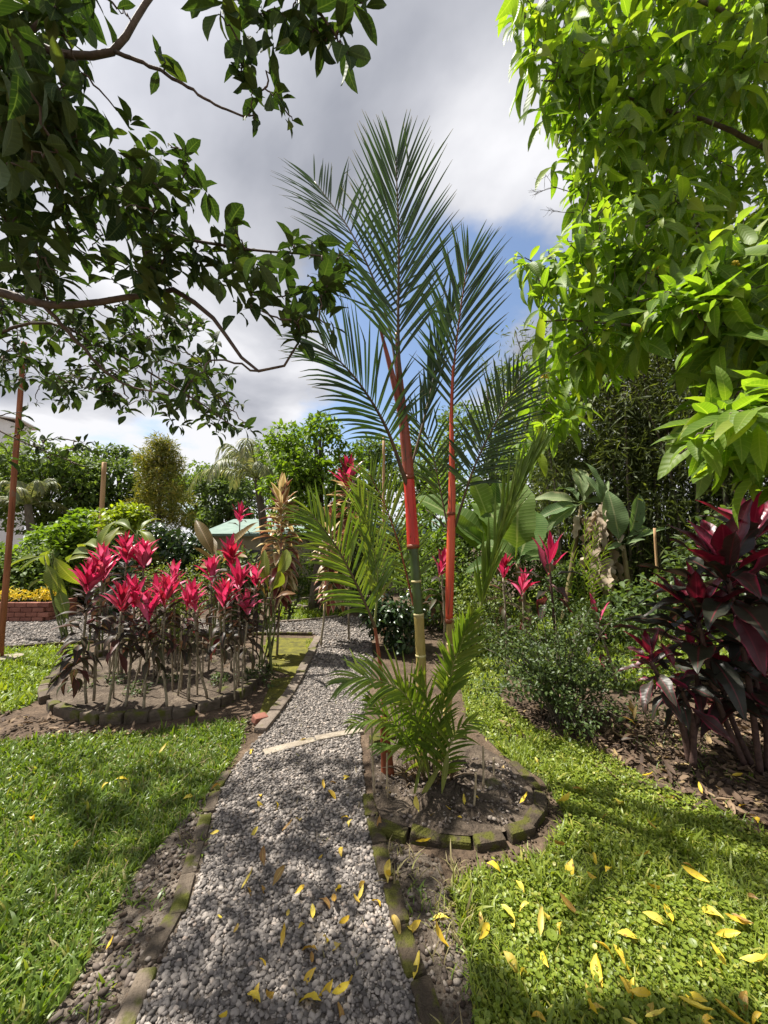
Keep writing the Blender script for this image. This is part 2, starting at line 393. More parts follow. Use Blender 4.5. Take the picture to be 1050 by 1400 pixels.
M['rachis_dark'] = solid_mat('rachis_dark', [(.3, (.055, .035, .02)), (.7, (.13, .085, .04))], 12, .5, .1, .002)
M['rachis_green'] = solid_mat('rachis_green', [(.3, (.12, .14, .03)), (.7, (.26, .28, .08))], 12, .5, .1, .002)
M['stem_green'] = solid_mat('stem_green', [(.3, (.07, .09, .025)), (.7, (.19, .22, .07))], 12, .5, .2, .003)
M['banana_stem'] = solid_mat('banana_stem', [(.3, (.07, .05, .025)), (.6, (.19, .15, .07)), (.8, (.22, .24, .08))], 7, .6, .3, .006, stretch=(1, 1, .3))
M['dry_leaf'] = leaf_mat('dry_leaf', [(0, (.24, .17, .11)), (.5, (.40, .32, .23)), (1, (.54, .46, .36))], trans=.2, tcol=(1.2, 1.1, .8), rough=.8)
M['litter'] = leaf_mat('litter', [(0, (.05, .03, .02)), (.5, (.12, .075, .045)), (.85, (.24, .165, .10)), (1, (.34, .25, .10))], trans=.15, tcol=(1.2, 1.1, .8), rough=.8)
M['yellow_leaf'] = leaf_mat('yellow_leaf', [(0, (.32, .17, .04)), (.14, (.58, .38, .03)), (.5, (.70, .52, .04)), (.85, (.70, .58, .10)), (1, (.26, .14, .05))], trans=.25, tcol=(1.2, 1.1, .6), rough=.5, rib=(.62, .5, .15), blotch=((.20, .10, .03), .60, 45))
M['palm_leaf'] = leaf_mat('palm_leaf', [(0, (.022, .050, .014)), (.6, (.034, .072, .019)), (1, (.055, .095, .024))], trans=.25, tcol=(1.6, 1.7, .6), rough=.40, rib=(.10, .13, .04), tipc=((.22, .17, .08), .90, 1.0), blotch=((.075, .085, .03), .66, 8))
M['palm_leaf_light'] = leaf_mat('palm_leaf_light', [(0, (.09, .155, .022)), (.6, (.135, .205, .030)), (1, (.20, .25, .042))], trans=.38, tcol=(1.6, 1.6, .5), rough=.36, rib=(.16, .20, .06))
M['palm_leaf_grey'] = leaf_mat('palm_leaf_grey', [(0, (.12, .15, .075)), (.6, (.19, .21, .10)), (1, (.29, .27, .14))], trans=.3, tcol=(1.4, 1.4, .7), rough=.5)
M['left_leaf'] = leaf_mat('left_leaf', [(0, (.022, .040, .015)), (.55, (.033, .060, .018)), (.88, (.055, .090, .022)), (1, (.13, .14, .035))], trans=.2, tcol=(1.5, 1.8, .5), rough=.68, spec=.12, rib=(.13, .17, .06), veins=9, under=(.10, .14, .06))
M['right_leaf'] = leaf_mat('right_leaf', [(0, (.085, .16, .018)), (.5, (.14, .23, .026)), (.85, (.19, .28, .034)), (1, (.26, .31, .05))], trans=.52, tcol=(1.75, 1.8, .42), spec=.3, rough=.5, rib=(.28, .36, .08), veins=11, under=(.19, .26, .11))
M['bud_yellow'] = solid_mat('bud_yellow', [(.3, (.55, .36, .03)), (.7, (.75, .55, .08))], 30, .7, .2, .002)
M['ti_pink'] = leaf_mat('ti_pink', [(0, (.30, .014, .05)), (.3, (.54, .028, .115)), (.6, (.65, .065, .19)), (.85, (.72, .17, .30)), (1, (.20, .012, .03))], edge=((.17, .012, .025), .72, .6), rib=(.68, .12, .2), trans=.36, tcol=(1.3, .8, .9), rough=.45, spec=.3, tipc=((.46, .025, .10), .6, 1.0))
M['ti_rose'] = leaf_mat('ti_rose', [(0, (.54, .06, .18)), (.5, (.70, .14, .32)), (.8, (.74, .28, .40)), (1, (.40, .06, .08))], edge=((.30, .02, .05), .72, .6), rib=(.72, .2, .28), trans=.36, tcol=(1.3, .8, .9), rough=.4, tipc=((.40, .05, .06), .6, 1.0))
M['ti_crimson'] = leaf_mat('ti_crimson', [(0, (.24, .012, .03)), (.5, (.38, .018, .05)), (1, (.50, .03, .08))], edge=((.10, .012, .02), .6, .6), rib=(.5, .06, .1), trans=.36, tcol=(1.3, .8, .9), rough=.38)
M['ti_dark'] = leaf_mat('ti_dark', [(0, (.030, .030, .022)), (.45, (.055, .042, .030)), (.75, (.062, .072, .034)), (1, (.12, .02, .032))], edge=((.11, .018, .03), .8, .5), rib=(.19, .07, .06), trans=.25, tcol=(1.5, 1.1, .8), rough=.48, spec=.25)
M['ti_purple'] = leaf_mat('ti_purple', [(0, (.024, .026, .018)), (.5, (.036, .040, .026)), (.8, (.052, .030, .028)), (1, (.12, .016, .032))], edge=((.28, .020, .06), .86, .4), rib=(.16, .03, .04), trans=.26, tcol=(1.6, 1.0, .9), rough=.42, veins=13, vcol=.06, spec=.35, blotch=((.10, .06, .04), .70, 14))
M['ti_magenta'] = leaf_mat('ti_magenta', [(0, (.16, .012, .030)), (.5, (.24, .018, .05)), (1, (.10, .012, .022))], edge=((.05, .014, .018), .50, .6), rib=(.34, .05, .09), trans=.34, tcol=(1.5, .7, .8), rough=.33, veins=13, vcol=.06)
M['croton'] = leaf_mat('croton', [(0, (.07, .022, .02)), (.3, (.15, .04, .035)), (.5, (.40, .34, .16)), (.7, (.34, .06, .08)), (.85, (.20, .20, .06)), (1, (.58, .50, .30))], edge=((.62, .54, .32), .55, .35), rib=(.36, .08, .09), trans=.3, tcol=(1.3, 1.1, .8), rough=.38)
M['banana_leaf'] = leaf_mat('banana_leaf', [(0, (.060, .12, .026)), (.6, (.10, .17, .034)), (1, (.15, .21, .045))], rib=(.34, .38, .17), trans=.42, tcol=(1.6, 1.6, .45), rough=.6, spec=.2, veins=26, under=(.17, .22, .12))
M['banana_pale'] = leaf_mat('banana_pale', [(0, (.10, .17, .065)), (.6, (.15, .22, .09)), (1, (.22, .28, .13))], rib=(.36, .38, .2), trans=.35, tcol=(1.4, 1.5, .6), rough=.6, spec=.2, veins=26, edge=((.40, .36, .2), .98, .4))
M['heliconia'] = leaf_mat('heliconia', [(0, (.11, .16, .026)), (.6, (.17, .21, .035)), (1, (.25, .26, .05))], rib=(.36, .36, .12), trans=.42, tcol=(1.5, 1.4, .4), rough=.45, spec=.3, veins=22)
M['bronze'] = leaf_mat('bronze', [(0, (.13, .10, .035)), (.6, (.21, .15, .055)), (1, (.25, .10, .06))], rib=(.40, .28, .16), trans=.42, tcol=(1.4, 1.2, .5), rough=.45, spec=.3, veins=22)
def green(name, c, **k):
    c = np.array(c); return leaf_mat(name, [(0, tuple(c * .6)), (.6, tuple(c)), (1, tuple(c * [1.6, 1.45, 1.3]))], **k)
M['bg_dark'] = green('bg_dark', (.088, .136, .045), trans=.42, rough=.55, spec=.25)
M['bg_mid'] = green('bg_mid', (.115, .175, .044), trans=.43, rough=.52, spec=.25)
M['bg_bright'] = green('bg_bright', (.12, .20, .028), trans=.42, tcol=(1.6, 1.6, .4), rough=.5, spec=.3)
M['bg_lime'] = green('bg_lime', (.22, .29, .03), trans=.42, tcol=(1.5, 1.5, .4), rough=.45)
M['bg_grey'] = green('bg_grey', (.10, .14, .06), trans=.35, rough=.5, spec=.3)
M['conifer'] = leaf_mat('conifer', [(0, (.10, .13, .02)), (.5, (.20, .21, .03)), (1, (.33, .26, .05))], trans=.3, rough=.6)
M['bamboo_leaf'] = green('bamboo_leaf', (.092, .12, .040), trans=.42, rough=.5, spec=.3)
M['coffee'] = green('coffee', (.035, .066, .024), trans=.2, rough=.3)
M['shrub_leaf'] = green('shrub_leaf', (.066, .102, .032), trans=.32, rough=.42, spec=.3)
M['hedge_yellow'] = green('hedge_yellow', (.14, .19, .040), trans=.35, rough=.5)
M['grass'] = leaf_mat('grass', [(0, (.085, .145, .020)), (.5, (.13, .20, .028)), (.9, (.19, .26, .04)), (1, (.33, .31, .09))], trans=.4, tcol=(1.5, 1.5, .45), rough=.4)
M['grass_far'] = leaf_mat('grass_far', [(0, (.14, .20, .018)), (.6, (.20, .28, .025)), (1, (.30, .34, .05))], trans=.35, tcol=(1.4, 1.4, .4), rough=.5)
M['clover'] = leaf_mat('clover', [(0, (.13, .185, .020)), (.5, (.19, .25, .028)), (.9, (.26, .31, .038)), (1, (.40, .37, .09))], trans=.38, tcol=(1.5, 1.5, .4), rough=.45)
M['dry_grass'] = leaf_mat('dry_grass', [(0, (.19, .15, .07)), (.6, (.32, .27, .13)), (1, (.26, .28, .07))], trans=.3, tcol=(1.2, 1.2, .7), rough=.7)
M['moss'] = solid_mat('moss', [(.3, (.055, .05, .016)), (.5, (.11, .105, .018)), (.75, (.20, .18, .02))], 9, .95, .9, .015)
M['roof_teal'] = solid_mat('roof_teal', [(.3, (.13, .19, .165)), (.7, (.21, .28, .24))], 3, .8, .1, .01)
M['wall_beige'] = solid_mat('wall_beige', [(.3, (.36, .31, .22)), (.7, (.50, .44, .33))], 3, .9, .2, .01)
M['wall_white'] = solid_mat('wall_white', [(.3, (.68, .68, .66)), (.7, (.78, .78, .76))], 2, .8, .1, .01)
M['glass_dark'] = solid_mat('glass_dark', [(.3, (.03, .035, .04)), (.7, (.06, .07, .075))], 3, .12, 0, .01, spec=.6)
M['red_brick'] = solid_mat('red_brick', [(.3, (.15, .055, .04)), (.7, (.28, .12, .085))], 9, .9, .5, .006, rndmix=.3)
M['blue'] = solid_mat('blue', [(.3, (.015, .04, .17)), (.7, (.03, .08, .27))], 4, .4, .05, .002, spec=.5)
M['yellow_plant'] = leaf_mat('yellow_plant', [(0, (.55, .40, .03)), (.6, (.75, .58, .06)), (1, (.40, .42, .05))], trans=.35, tcol=(1.2, 1.1, .5), rough=.5)

# ------------------------------------------------------------------ ground, lawns, path
def sheet(name, poly, z, mat, kind='structure'):
    mb = bpy.data.meshes.new(name)
    pts = [(float(p[0]), float(p[1]), z) for p in poly]
    area = sum(pts[i][0] * pts[(i + 1) % len(pts)][1] - pts[(i + 1) % len(pts)][0] * pts[i][1] for i in range(len(pts)))
    if area < 0: pts.reverse()
    mb.from_pydata(pts, [], [list(range(len(pts)))]); mb.materials.append(mat)
    o = link(name, mb); o['kind'] = kind; return o
sheet('ground', [(-150, -60), (150, -60), (150, 240), (-150, 240)], 0.0, M['soil'])

L_EDGE = [(60, 1700), (150, 1450), (182, 1400), (232, 1300), (265, 1225), (288, 1140), (302, 1085), (316, 1058), (345, 1020), (365, 1000), (398, 955), (425, 905), (437, 872)]
R_EDGE = [(505, 848), (510, 900), (502, 960), (492, 1010), (500, 1090), (530, 1230), (558, 1330), (585, 1420), (660, 1700)]
BACK_NEAR = [(430, 868), (380, 867), (300, 869), (200, 874), (90, 881), (0, 887), (-160, 897)]
BACK_FAR = [(-160, 838), (0, 838), (90, 838), (300, 848), (380, 852), (450, 846), (480, 843)]
path_poly = px_poly(L_EDGE + BACK_NEAR + BACK_FAR + R_EDGE)
lawn_front = px_poly([(-700, 1700), (-400, 1010), (-100, 1012), (40, 1014), (200, 1002), (285, 990), (335, 985), (325, 1030), (285, 1085), (235, 1140), (180, 1200), (135, 1290), (95, 1360), (40, 1430), (-60, 1700)])
lawn_side = px_poly([(-300, 905), (0, 890), (100, 884), (118, 900), (75, 935), (40, 965), (0, 978), (-300, 990)])
lawn_behind = px_poly([(365, 872), (428, 873), (424, 895), (400, 925), (372, 915), (360, 890)])
lawn_right = px_poly([(615, 1215), (660, 1190), (740, 1175), (775, 1120), (740, 1065), (690, 1035), (640, 985), (625, 920), (622, 890), (690, 890), (690, 940), (680, 955), (735, 1003), (800, 1024), (850, 1048), (900, 1080), (975, 1108), (1060, 1150), (1300, 1260), (1500, 1700), (640, 1700), (650, 1420), (640, 1320)])
lawn_far_mid = px_poly([(380, 850), (470, 843), (470, 800), (440, 790), (380, 792), (372, 820)])
lawn_far_right = px_poly([(690, 880), (700, 925), (860, 945), (1010, 925), (1010, 850), (960, 815), (820, 800), (740, 800), (690, 830)])
sheet('path', path_poly, 0.008, M['gravel'])
sheet('lawn', lawn_front, 0.004, M['lawn'])
sheet('lawn', lawn_side, 0.004, M['lawn'])
sheet('lawn', lawn_behind, 0.004, M['moss'])
sheet('lawn', lawn_right, 0.004, M['lawn'])
sheet('lawn', lawn_far_mid, 0.004, M['lawn'])
sheet('lawn', lawn_far_right, 0.004, M['lawn'])
verge = px_poly([(302, 1088), (288, 1140), (265, 1225), (232, 1300), (182, 1400), (150, 1450), (60, 1700), (-60, 1700), (40, 1430), (95, 1360), (135, 1290), (180, 1200), (235, 1140), (285, 1085)])
sheet('path_verge', verge, 0.006, M['soil_grit'])
verge_r = px_poly([(503, 1090), (533, 1230), (561, 1330), (590, 1420), (664, 1700), (690, 1700), (650, 1420), (640, 1320), (612, 1215), (600, 1175), (520, 1150)])
sheet('path_verge', verge_r, 0.006, M['soil_grit'])
moss_strip = px_poly([(363, 1000), (396, 955), (423, 905), (432, 876), (424, 895), (400, 925), (372, 930), (358, 965), (352, 990)])
sheet('moss_bank', moss_strip, 0.005, M['moss'])

# pebbles of the path
def ico(sub):
    import bmesh
    bm = bmesh.new(); bmesh.ops.create_icosphere(bm, subdivisions=sub, radius=1)
    v = np.array([x.co[:] for x in bm.verts]); t = np.array([[q.index for q in f.verts] for f in bm.faces]); bm.free()
    return v, None, t, np.zeros((len(v), 3))
ICO1, ICO2 = ico(1), ico(2)
def stones(name, poly, dens, r, tpl, mat, z, ymin=0, ymax=99, mask=None, flat=.62, label=None):
    q = sample_poly(poly, dens); q = q[(q[:, 1] > ymin) & (q[:, 1] <= ymax)]
    q = q[np.abs(q[:, 0]) < q[:, 1] * 1.12 + .3]
    if mask is not None: q = q[mask(q)]
    n = len(q); mb = MB(); k = 8; ids = np.arange(n) % k
    for j in range(k):
        g = np.random.default_rng(j)
        v = tpl[0] * (1 + g.uniform(-.26, .26, (len(tpl[0]), 1)))
        sel = q[ids == j]; m = len(sel)
        if not m: continue
        s = r * np.exp(np.clip(rng.normal(0, .40, m), -.9, .75)); yaw = U(0, 6.28, m); tilt = rng.normal(0, .35, (m, 2))
        x = np.stack([np.cos(yaw), np.sin(yaw), tilt[:, 0]], 1); zz = norm(np.stack([tilt[:, 0] * -.6, tilt[:, 1], np.ones(m)], 1))
        y = norm(np.cross(zz, norm(x))); x = np.cross(y, zz)
        Mx = np.stack([x * (s * U(1.0, 1.45, m))[:, None], y * (s * U(.75, 1.0, m))[:, None], zz * (s * U(.45, .8, m) * flat / .62)[:, None]], 2)
        T = np.stack([sel[:, 0], sel[:, 1], z + s * U(-.05, .75, m)], 1)
        mb.inst((v, None, tpl[2], tpl[3]), Mx, T)
    return mb
mb = stones('gravel', path_poly, 13500, .0057, ICO2, M['pebble'], .008, 0.7, 2.1)
m2 = stones('gravel', path_poly, 10500, .0066, ICO1, M['pebble'], .008, 2.1, 5.2)
m3 = stones('gravel', path_poly, 2200, .0115, ICO1, M['pebble'], .008, 5.2, 9.5)
for m_ in (m2, m3):
    mb.add(np.concatenate(m_.v), None, np.concatenate(m_.t), np.concatenate(m_.r))
single('gravel', mb, M['pebble'], 'loose grey and tan pebbles covering the garden path', 'gravel', kind='stuff')
mb = stones('grit', verge, 2600, .008, ICO1, M['grit'], .005, .7, 4, mask=lambda q: vnoise(q, 5, 3) > .35)
m2 = stones('grit', verge_r, 1500, .008, ICO1, M['grit'], .005, .7, 4, mask=lambda q: vnoise(q, 5, 4) > .4)
mb.add(np.concatenate(m2.v), None, np.concatenate(m2.t), np.concatenate(m2.r))
single('grit', mb, M['grit'], 'sparse small stones pressed into bare soil beside the kerbs', 'gravel', kind='stuff')

# crumbs of soil on the bare ground
mb = MB()
for poly, d, r in ((verge, 2200, .006), (verge_r, 2400, .006), (px_poly([(640, 985), (700, 960), (900, 970), (1060, 960), (1060, 1165), (930, 1118), (850, 1093), (760, 1033), (700, 1008)]), 1100, .008), (px_poly([(735, 1075), (760, 1060), (800, 1120), (770, 1170), (620, 1210), (600, 1175), (690, 1165), (735, 1130)]), 1800, .006), (px_poly([(-60, 975), (60, 985), (200, 1003), (335, 985), (350, 960), (355, 1005), (280, 1000), (60, 1016), (-60, 1014)]), 900, .009), (px_poly([(70, 945), (120, 908), (250, 890), (350, 906), (330, 947), (250, 972), (120, 980)]), 700, .009)):
    a_ = stones('c', poly, d, r, ICO1, None, .003 if r < .009 else .02, .7, 6, mask=lambda q: vnoise(q, 6, 31) > .3)
    if a_.n: mb.add(np.concatenate(a_.v), None, np.concatenate(a_.t), np.concatenate(a_.r))
single('soil_crumbs', mb, M['clod'], 'crumbs of brown soil on the bare ground around the beds', 'soil', kind='stuff')
# grass
def blade_tpl(nseg=3, wid=.1, bend=.9):
    v = np.linspace(0, 1, nseg + 1); th = bend * v; V, UV = [], []
    y = np.r_[0, np.cumsum(np.sin(th[1:] * .9 + .12))] / nseg; z = np.r_[0, np.cumsum(np.cos(th[1:] * .9 + .12))] / nseg
    for i in range(nseg + 1):
        w = wid / 2 * (1 - v[i] ** 2.2) + .003
        for u in (-1, 1): V.append((u * w, y[i], z[i])); UV.append((u, v[i], 0))
    Q = [(2 * i, 2 * i + 1, 2 * i + 3, 2 * i + 2) for i in range(nseg)]
    return np.array(V), np.array(Q), None, np.array(UV)
def grass(mb, poly, dens, ln, wid, ymin=.8, ymax=99, bends=(.7, 1.2, 1.7), nseg=3, mask=None, hn=None):
    q = sample_poly(poly, dens); q = q[(q[:, 1] > ymin) & (q[:, 1] <= ymax) & (np.abs(q[:, 0]) < q[:, 1] * 1.1 + .4)]
    if mask is not None: q = q[mask(q)]
    ids = np.arange(len(q)) % len(bends)
    for j, b in enumerate(bends):
        sel = q[ids == j]; m = len(sel)
        if m == 0: continue
        yaw = U(0, 6.28, m); s = ln * np.exp(rng.normal(0, .25, m))
        if hn: s *= .65 + .7 * vnoise(sel, hn, 9)
        ti = rng.normal(0, .3, (m, 2)); up = norm(np.stack([ti[:, 0], ti[:, 1], np.ones(m)], 1))
        f = np.stack([np.cos(yaw), np.sin(yaw), np.zeros(m)], 1); x = norm(np.cross(f, up)); f = np.cross(up, x)
        Mx = np.stack([x * s[:, None], f * s[:, None], up * s[:, None]], 2)
        mb.inst(blade_tpl(nseg, wid, b), Mx, np.stack([sel[:, 0], sel[:, 1], np.full(m, .002)], 1))
thin = lambda q: vnoise(q, 2.3, 5) * .7 + vnoise(q, 7, 15) * .3 + .35 * rng.random(len(q)) > .40
mb = MB()
grass(mb, lawn_front, 9500, .052, .15, .9, 2.6, hn=3, mask=lambda q: vnoise(q, 3.1, 5) + .5 * rng.random(len(q)) > .28)
grass(mb, lawn_front, 7500, .05, .17, 2.6, 5, hn=3)
md = MB(); grass(md, lawn_front, 500, .05, .1, .9, 4)
single('dry_grass', md, M['dry_grass'], 'dead straw blades mixed into the shaded lawn in front of the ringed bed', 'grass', kind='stuff')
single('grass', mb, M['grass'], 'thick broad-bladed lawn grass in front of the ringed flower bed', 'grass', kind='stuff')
litter_m0 = px_poly([(700, 1010), (680, 965), (860, 980), (1060, 1000), (1060, 1150), (930, 1110), (850, 1085), (760, 1033)])
mg = MB(); grass(mg, verge, 1700, .045, .14, .9, 4, mask=lambda q: vnoise(q, 7, 47) > .68); grass(mg, verge_r, 1500, .04, .14, .9, 4, mask=lambda q: vnoise(q, 7, 48) > .68)
for pl_ in (lawn_front, lawn_right):
    w_ = np.array(pl_); c_ = w_.mean(0); big_ = [c_ + (v - c_) * 1.045 for v in w_]; grass(mg, big_, 1300, .042, .14, .9, 4.5, mask=lambda q: (vnoise(q, 8, 51) > .45) & ~in_poly(q, pl_) & ~in_poly(q, path_poly))
grass(mg, litter_m0, 900, .04, .13, 1.5, 6, mask=lambda q: vnoise(q, 5, 61) > .52)
single('grass', mg, M['grass'], 'stray grass tufts creeping over the bare verges', 'grass', kind='stuff')
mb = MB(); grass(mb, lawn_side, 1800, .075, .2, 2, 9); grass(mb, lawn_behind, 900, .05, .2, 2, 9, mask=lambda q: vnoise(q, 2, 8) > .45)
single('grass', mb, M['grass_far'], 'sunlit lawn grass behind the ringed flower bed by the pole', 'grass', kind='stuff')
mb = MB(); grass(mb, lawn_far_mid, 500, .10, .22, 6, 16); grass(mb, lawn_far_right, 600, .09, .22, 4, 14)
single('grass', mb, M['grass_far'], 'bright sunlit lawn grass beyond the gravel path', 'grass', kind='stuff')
mb = MB()
grass(mb, lawn_right, 9000, .06, .11, .9, 3.2, hn=4, mask=thin); grass(mb, lawn_right, 2200, .06, .2, 3.2, 8)
single('grass', mb, M['clover'], 'short lawn grass beside the palm bed', 'grass', kind='stuff')
# clover-like ground cover through the same lawn
def disc_tpl():
    a = np.arange(7) / 7 * 6.283; V = np.vstack([[0, 0, 0], np.stack([np.cos(a), np.sin(a), .22 + 0 * a], 1)])
    t = np.array([(0, 1 + i, 1 + (i + 1) % 7) for i in range(7)])
    return V, None, t, np.zeros((8, 3))
mb = MB(); q = sample_poly(lawn_right, 8000); q = q[(q[:, 1] > .9) & (q[:, 1] < 4.5) & (np.abs(q[:, 0]) < q[:, 1] * 1.1 + .3)]
q = q[vnoise(q, 3, 12) + .35 * rng.random(len(q)) + .16 * np.clip(q[:, 0] - .5, 0, 1.5) > .70]
n = len(q); s = .0062 * np.exp(rng.normal(0, .3, n)); up = norm(np.stack([rng.normal(0, .35, n), rng.normal(-.1, .35, n), np.ones(n)], 1))
fw = np.stack([np.cos(U(0, 6.28, n)), np.sin(U(0, 6.28, n)), np.zeros(n)], 1)
mb.inst(disc_tpl(), frames(fw, up, s), np.stack([q[:, 0], q[:, 1], U(.012, .05, n)], 1))
single('clover', mb, M['clover'], 'small round-leaved ground cover growing through the lawn beside the palm bed', 'ground cover', kind='stuff')
mb = MB(); grass(mb, verge_r, 900, .07, .07, .9, 4, mask=lambda q: (vnoise(q, 4, 21) > .5)); 
dry2 = px_poly([(600, 1180), (640, 1180), (660, 1420), (700, 1700), (620, 1700), (600, 1400), (585, 1300)])
grass(mb, dry2, 1500, .08, .07, .9, 4, mask=lambda q: (vnoise(q, 4, 22) > .35))
grass(mb, verge, 700, .05, .1, .9, 4, mask=lambda q: vnoise(q, 5, 41) > .55)
grass(mb, path_poly, 160, .035, .12, .9, 4, mask=lambda q: vnoise(q, 6, 43) > .72)
grass(mb, px_poly([(740, 1120), (790, 1120), (760, 1060), (700, 1040), (690, 1050)]), 900, .04, .08, 1, 5)
single('dry_grass', mb, M['dry_grass'], 'straw-coloured dry grass tufts along the mossy kerb', 'grass', kind='stuff')

# litter on the bare soil under the dark ti plant and around the beds
litter_poly = px_poly([(830, 1000), (900, 985), (1050, 960), (1400, 960), (1500, 1250), (1050, 1150), (930, 1110), (850, 1075), (800, 1035)])
litter_l = px_poly([(-300, 985), (20, 972), (70, 985), (200, 1000), (330, 978), (345, 985), (280, 1002), (100, 1016), (-300, 1012)])
litter_m = px_poly([(700, 1010), (680, 965), (860, 980), (900, 1000), (830, 1030)])
mb = MB()
for poly, d in ((litter_poly, 700), (litter_l, 200), (litter_m, 260), (px_poly([(120, 960), (330, 930), (340, 905), (140, 905)]), 160)):
    q = sample_poly(poly, d); n = len(q)
    for j in range(4):
        sel = q[j::4]; m = len(sel); a = U(0, 6.28, m)
        fw = np.stack([np.cos(a), np.sin(a), rng.normal(0, .15, m)], 1); up = norm(np.stack([rng.normal(0, .35, m), rng.normal(0, .35, m), np.ones(m)], 1))
        mb.inst(leaf_tpl(.32, 'lance', 5, [-.9, .8, 1.4, -.4][j], .5, .1, seed=j), frames(fw, up, .065 * np.exp(rng.normal(0, .35, m))), np.stack([sel[:, 0], sel[:, 1], U(.01, .03, m)], 1))
single('leaf_litter', mb, M['litter'], 'brown dead leaves littering the bare soil under the plants', 'leaf litter', kind='stuff')

# ------------------------------------------------------------------ edging
def brick_mesh(name, lx, ly, lz, mat, seed, bev=.014):
    import bmesh
    g = random.Random(seed); bm = bmesh.new(); bmesh.ops.create_cube(bm, size=1)
    for v in bm.verts:
        v.co.x *= lx * (1 + g.uniform(-.04, .04)); v.co.y *= ly * (1 + g.uniform(-.05, .05)); v.co.z *= lz
        v.co.z += g.uniform(-.004, .004)
    bmesh.ops.bevel(bm, geom=list(bm.edges), offset=bev, segments=2, affect='EDGES', profile=.6)
    me = bpy.data.meshes.new(name); bm.to_mesh(me); bm.free(); me.materials.append(mat)
    return me
def edging(name, label, cat, line, blen, bw, bh, top, mat, part_name, gap=.008, jit=.02, skip=(), group=None):
    p = resample(catmull(line, 10), 400); d = np.r_[0, np.cumsum(np.linalg.norm(np.diff(p, axis=0), axis=1))]
    root = thing(name, label, cat, (p[0][0], p[0][1], 0), group); meshes = [brick_mesh(part_name, blen, bw, bh, mat, k + len(name)) for k in range(5)]
    n = max(2, int(d[-1] / (blen + gap)))
    for i in range(n):
        if i in skip: continue
        t = (i + .5) * (blen + gap); c = np.array([np.interp(t, d, p[:, k]) for k in range(3)])
        a = np.array([np.interp(t - blen / 2, d, p[:, k]) for k in range(3)]); b = np.array([np.interp(t + blen / 2, d, p[:, k]) for k in range(3)])
        yaw = math.atan2(b[1] - a[1], b[0] - a[0]) + random.gauss(0, jit * 1.2)
        o = link(part_name, meshes[random.randrange(5)], root)
        l = c - L0(root); o.location = (l[0] + random.gauss(0, jit * .25), l[1] + random.gauss(0, jit * .25), top - bh / 2 + random.gauss(0, .005))
        o.rotation_euler = (random.gauss(0, jit), random.gauss(0, jit), yaw)
    return root
Gz = lambda pts: [G(x, y) for x, y in pts]
edging('path_edging', 'worn brown brick edging between the gravel and the shaded lawn', 'edging', Gz([(110, 1560), (166, 1420), (216, 1300), (250, 1225), (275, 1140), (293, 1085), (312, 1055)]), .2, .072, .12, .022, M['kerb'], 'brick', jit=.03)
edging('path_edging', 'stone slab edging curving along the gravel beside the ringed bed', 'edging', Gz([(355, 1003), (393, 955), (420, 905), (434, 874)]), .34, .11, .14, .055, M['kerb_stone'], 'slab', jit=.025)
edging('path_edging', 'thin dark edging along the lawn and the cross path behind the bed', 'edging', Gz([(428, 869), (380, 868), (300, 870), (200, 875), (90, 882), (0, 888), (-120, 894)]), .4, .05, .12, .05, M['kerb_moss'], 'slab', jit=.02)
edging('path_edging', 'stone edging between the cross path and the sunny far lawn', 'edging', Gz([(330, 851), (380, 852), (450, 846), (476, 842)]), .4, .09, .12, .05, M['kerb_stone'], 'slab', jit=.02)
edging('path_edging', 'mossy dark brick edging running down from the palm bed beside the gravel', 'edging', Gz([(503, 1090), (520, 1160), (538, 1232), (560, 1310), (590, 1400), (640, 1560)]), .2, .08, .12, .028, M['kerb_moss'], 'brick', jit=.03)
edging('lawn_ring', 'low stone ring on the sunny lawn beyond the gravel path', 'edging', Gz([(395, 828), (425, 820), (470, 818), (520, 822), (520, 834), (470, 836), (420, 834), (397, 830)]), .35, .12, .16, .1, M['kerb_stone'], 'stone', jit=.05)
edging('far_edging', 'low stone edging behind the small-leaved shrub on the far lawn', 'edging', Gz([(625, 885), (690, 884), (760, 880), (860, 876)]), .4, .1, .14, .07, M['kerb_moss'], 'stone', jit=.04)
# ring of the ti plant bed
RING_TI = [(63, 962), (60, 945), (85, 922), (112, 905), (170, 893), (250, 886), (320, 890), (357, 905), (358, 925), (335, 950), (300, 966), (255, 977), (210, 984), (165, 988), (120, 986), (80, 977), (64, 964)]
edging('bed_edging', 'ring of moss-stained brown bricks around the ti plant bed', 'edging', Gz(RING_TI), .19, .085, .15, .085, M['kerb'], 'brick', jit=.04)
# ring of the palm bed: front arc, then the shallow back
RING_PALM = [(518, 1134), (548, 1146), (590, 1153), (640, 1159), (690, 1153), (722, 1136), (738, 1110), (733, 1084), (712, 1062), (690, 1044)]
edging('bed_edging', 'arc of dark mossy bricks holding the palm bed', 'edging', Gz(RING_PALM), .165, .075, .15, .050, M['kerb_moss'], 'brick', jit=.06)
edging('bed_edging', 'short run of mossy bricks behind the palm bed', 'edging', Gz([(505, 1020), (540, 1012), (580, 1006), (640, 1016)]), .2, .1, .15, .07, M['kerb_moss'], 'brick', jit=.03)
def mound(name, ring, z, mat, jit=.012):
    w = np.array([G(x, y)[:2] for x, y in ring]); c = w.mean(0); mb = MB(); ks = np.linspace(0, 1, 9)
    p = resample(np.c_[w, np.zeros(len(w))], 49)[:-1, :2]; m = len(p); V = []
    for k in ks:
        q = c + (p - c) * k; V.append(np.c_[q, z * (1 - .25 * k ** 4) + rng.normal(0, jit, m) * (k < 1)])
    V = np.concatenate(V); Q = [(i * m + j, i * m + (j + 1) % m, (i + 1) * m + (j + 1) % m, (i + 1) * m + j) for i in range(8) for j in range(m)]
    mb.add(V, Q); o = link(name, mb.mesh(name, mat)); o['kind'] = 'structure'; return o
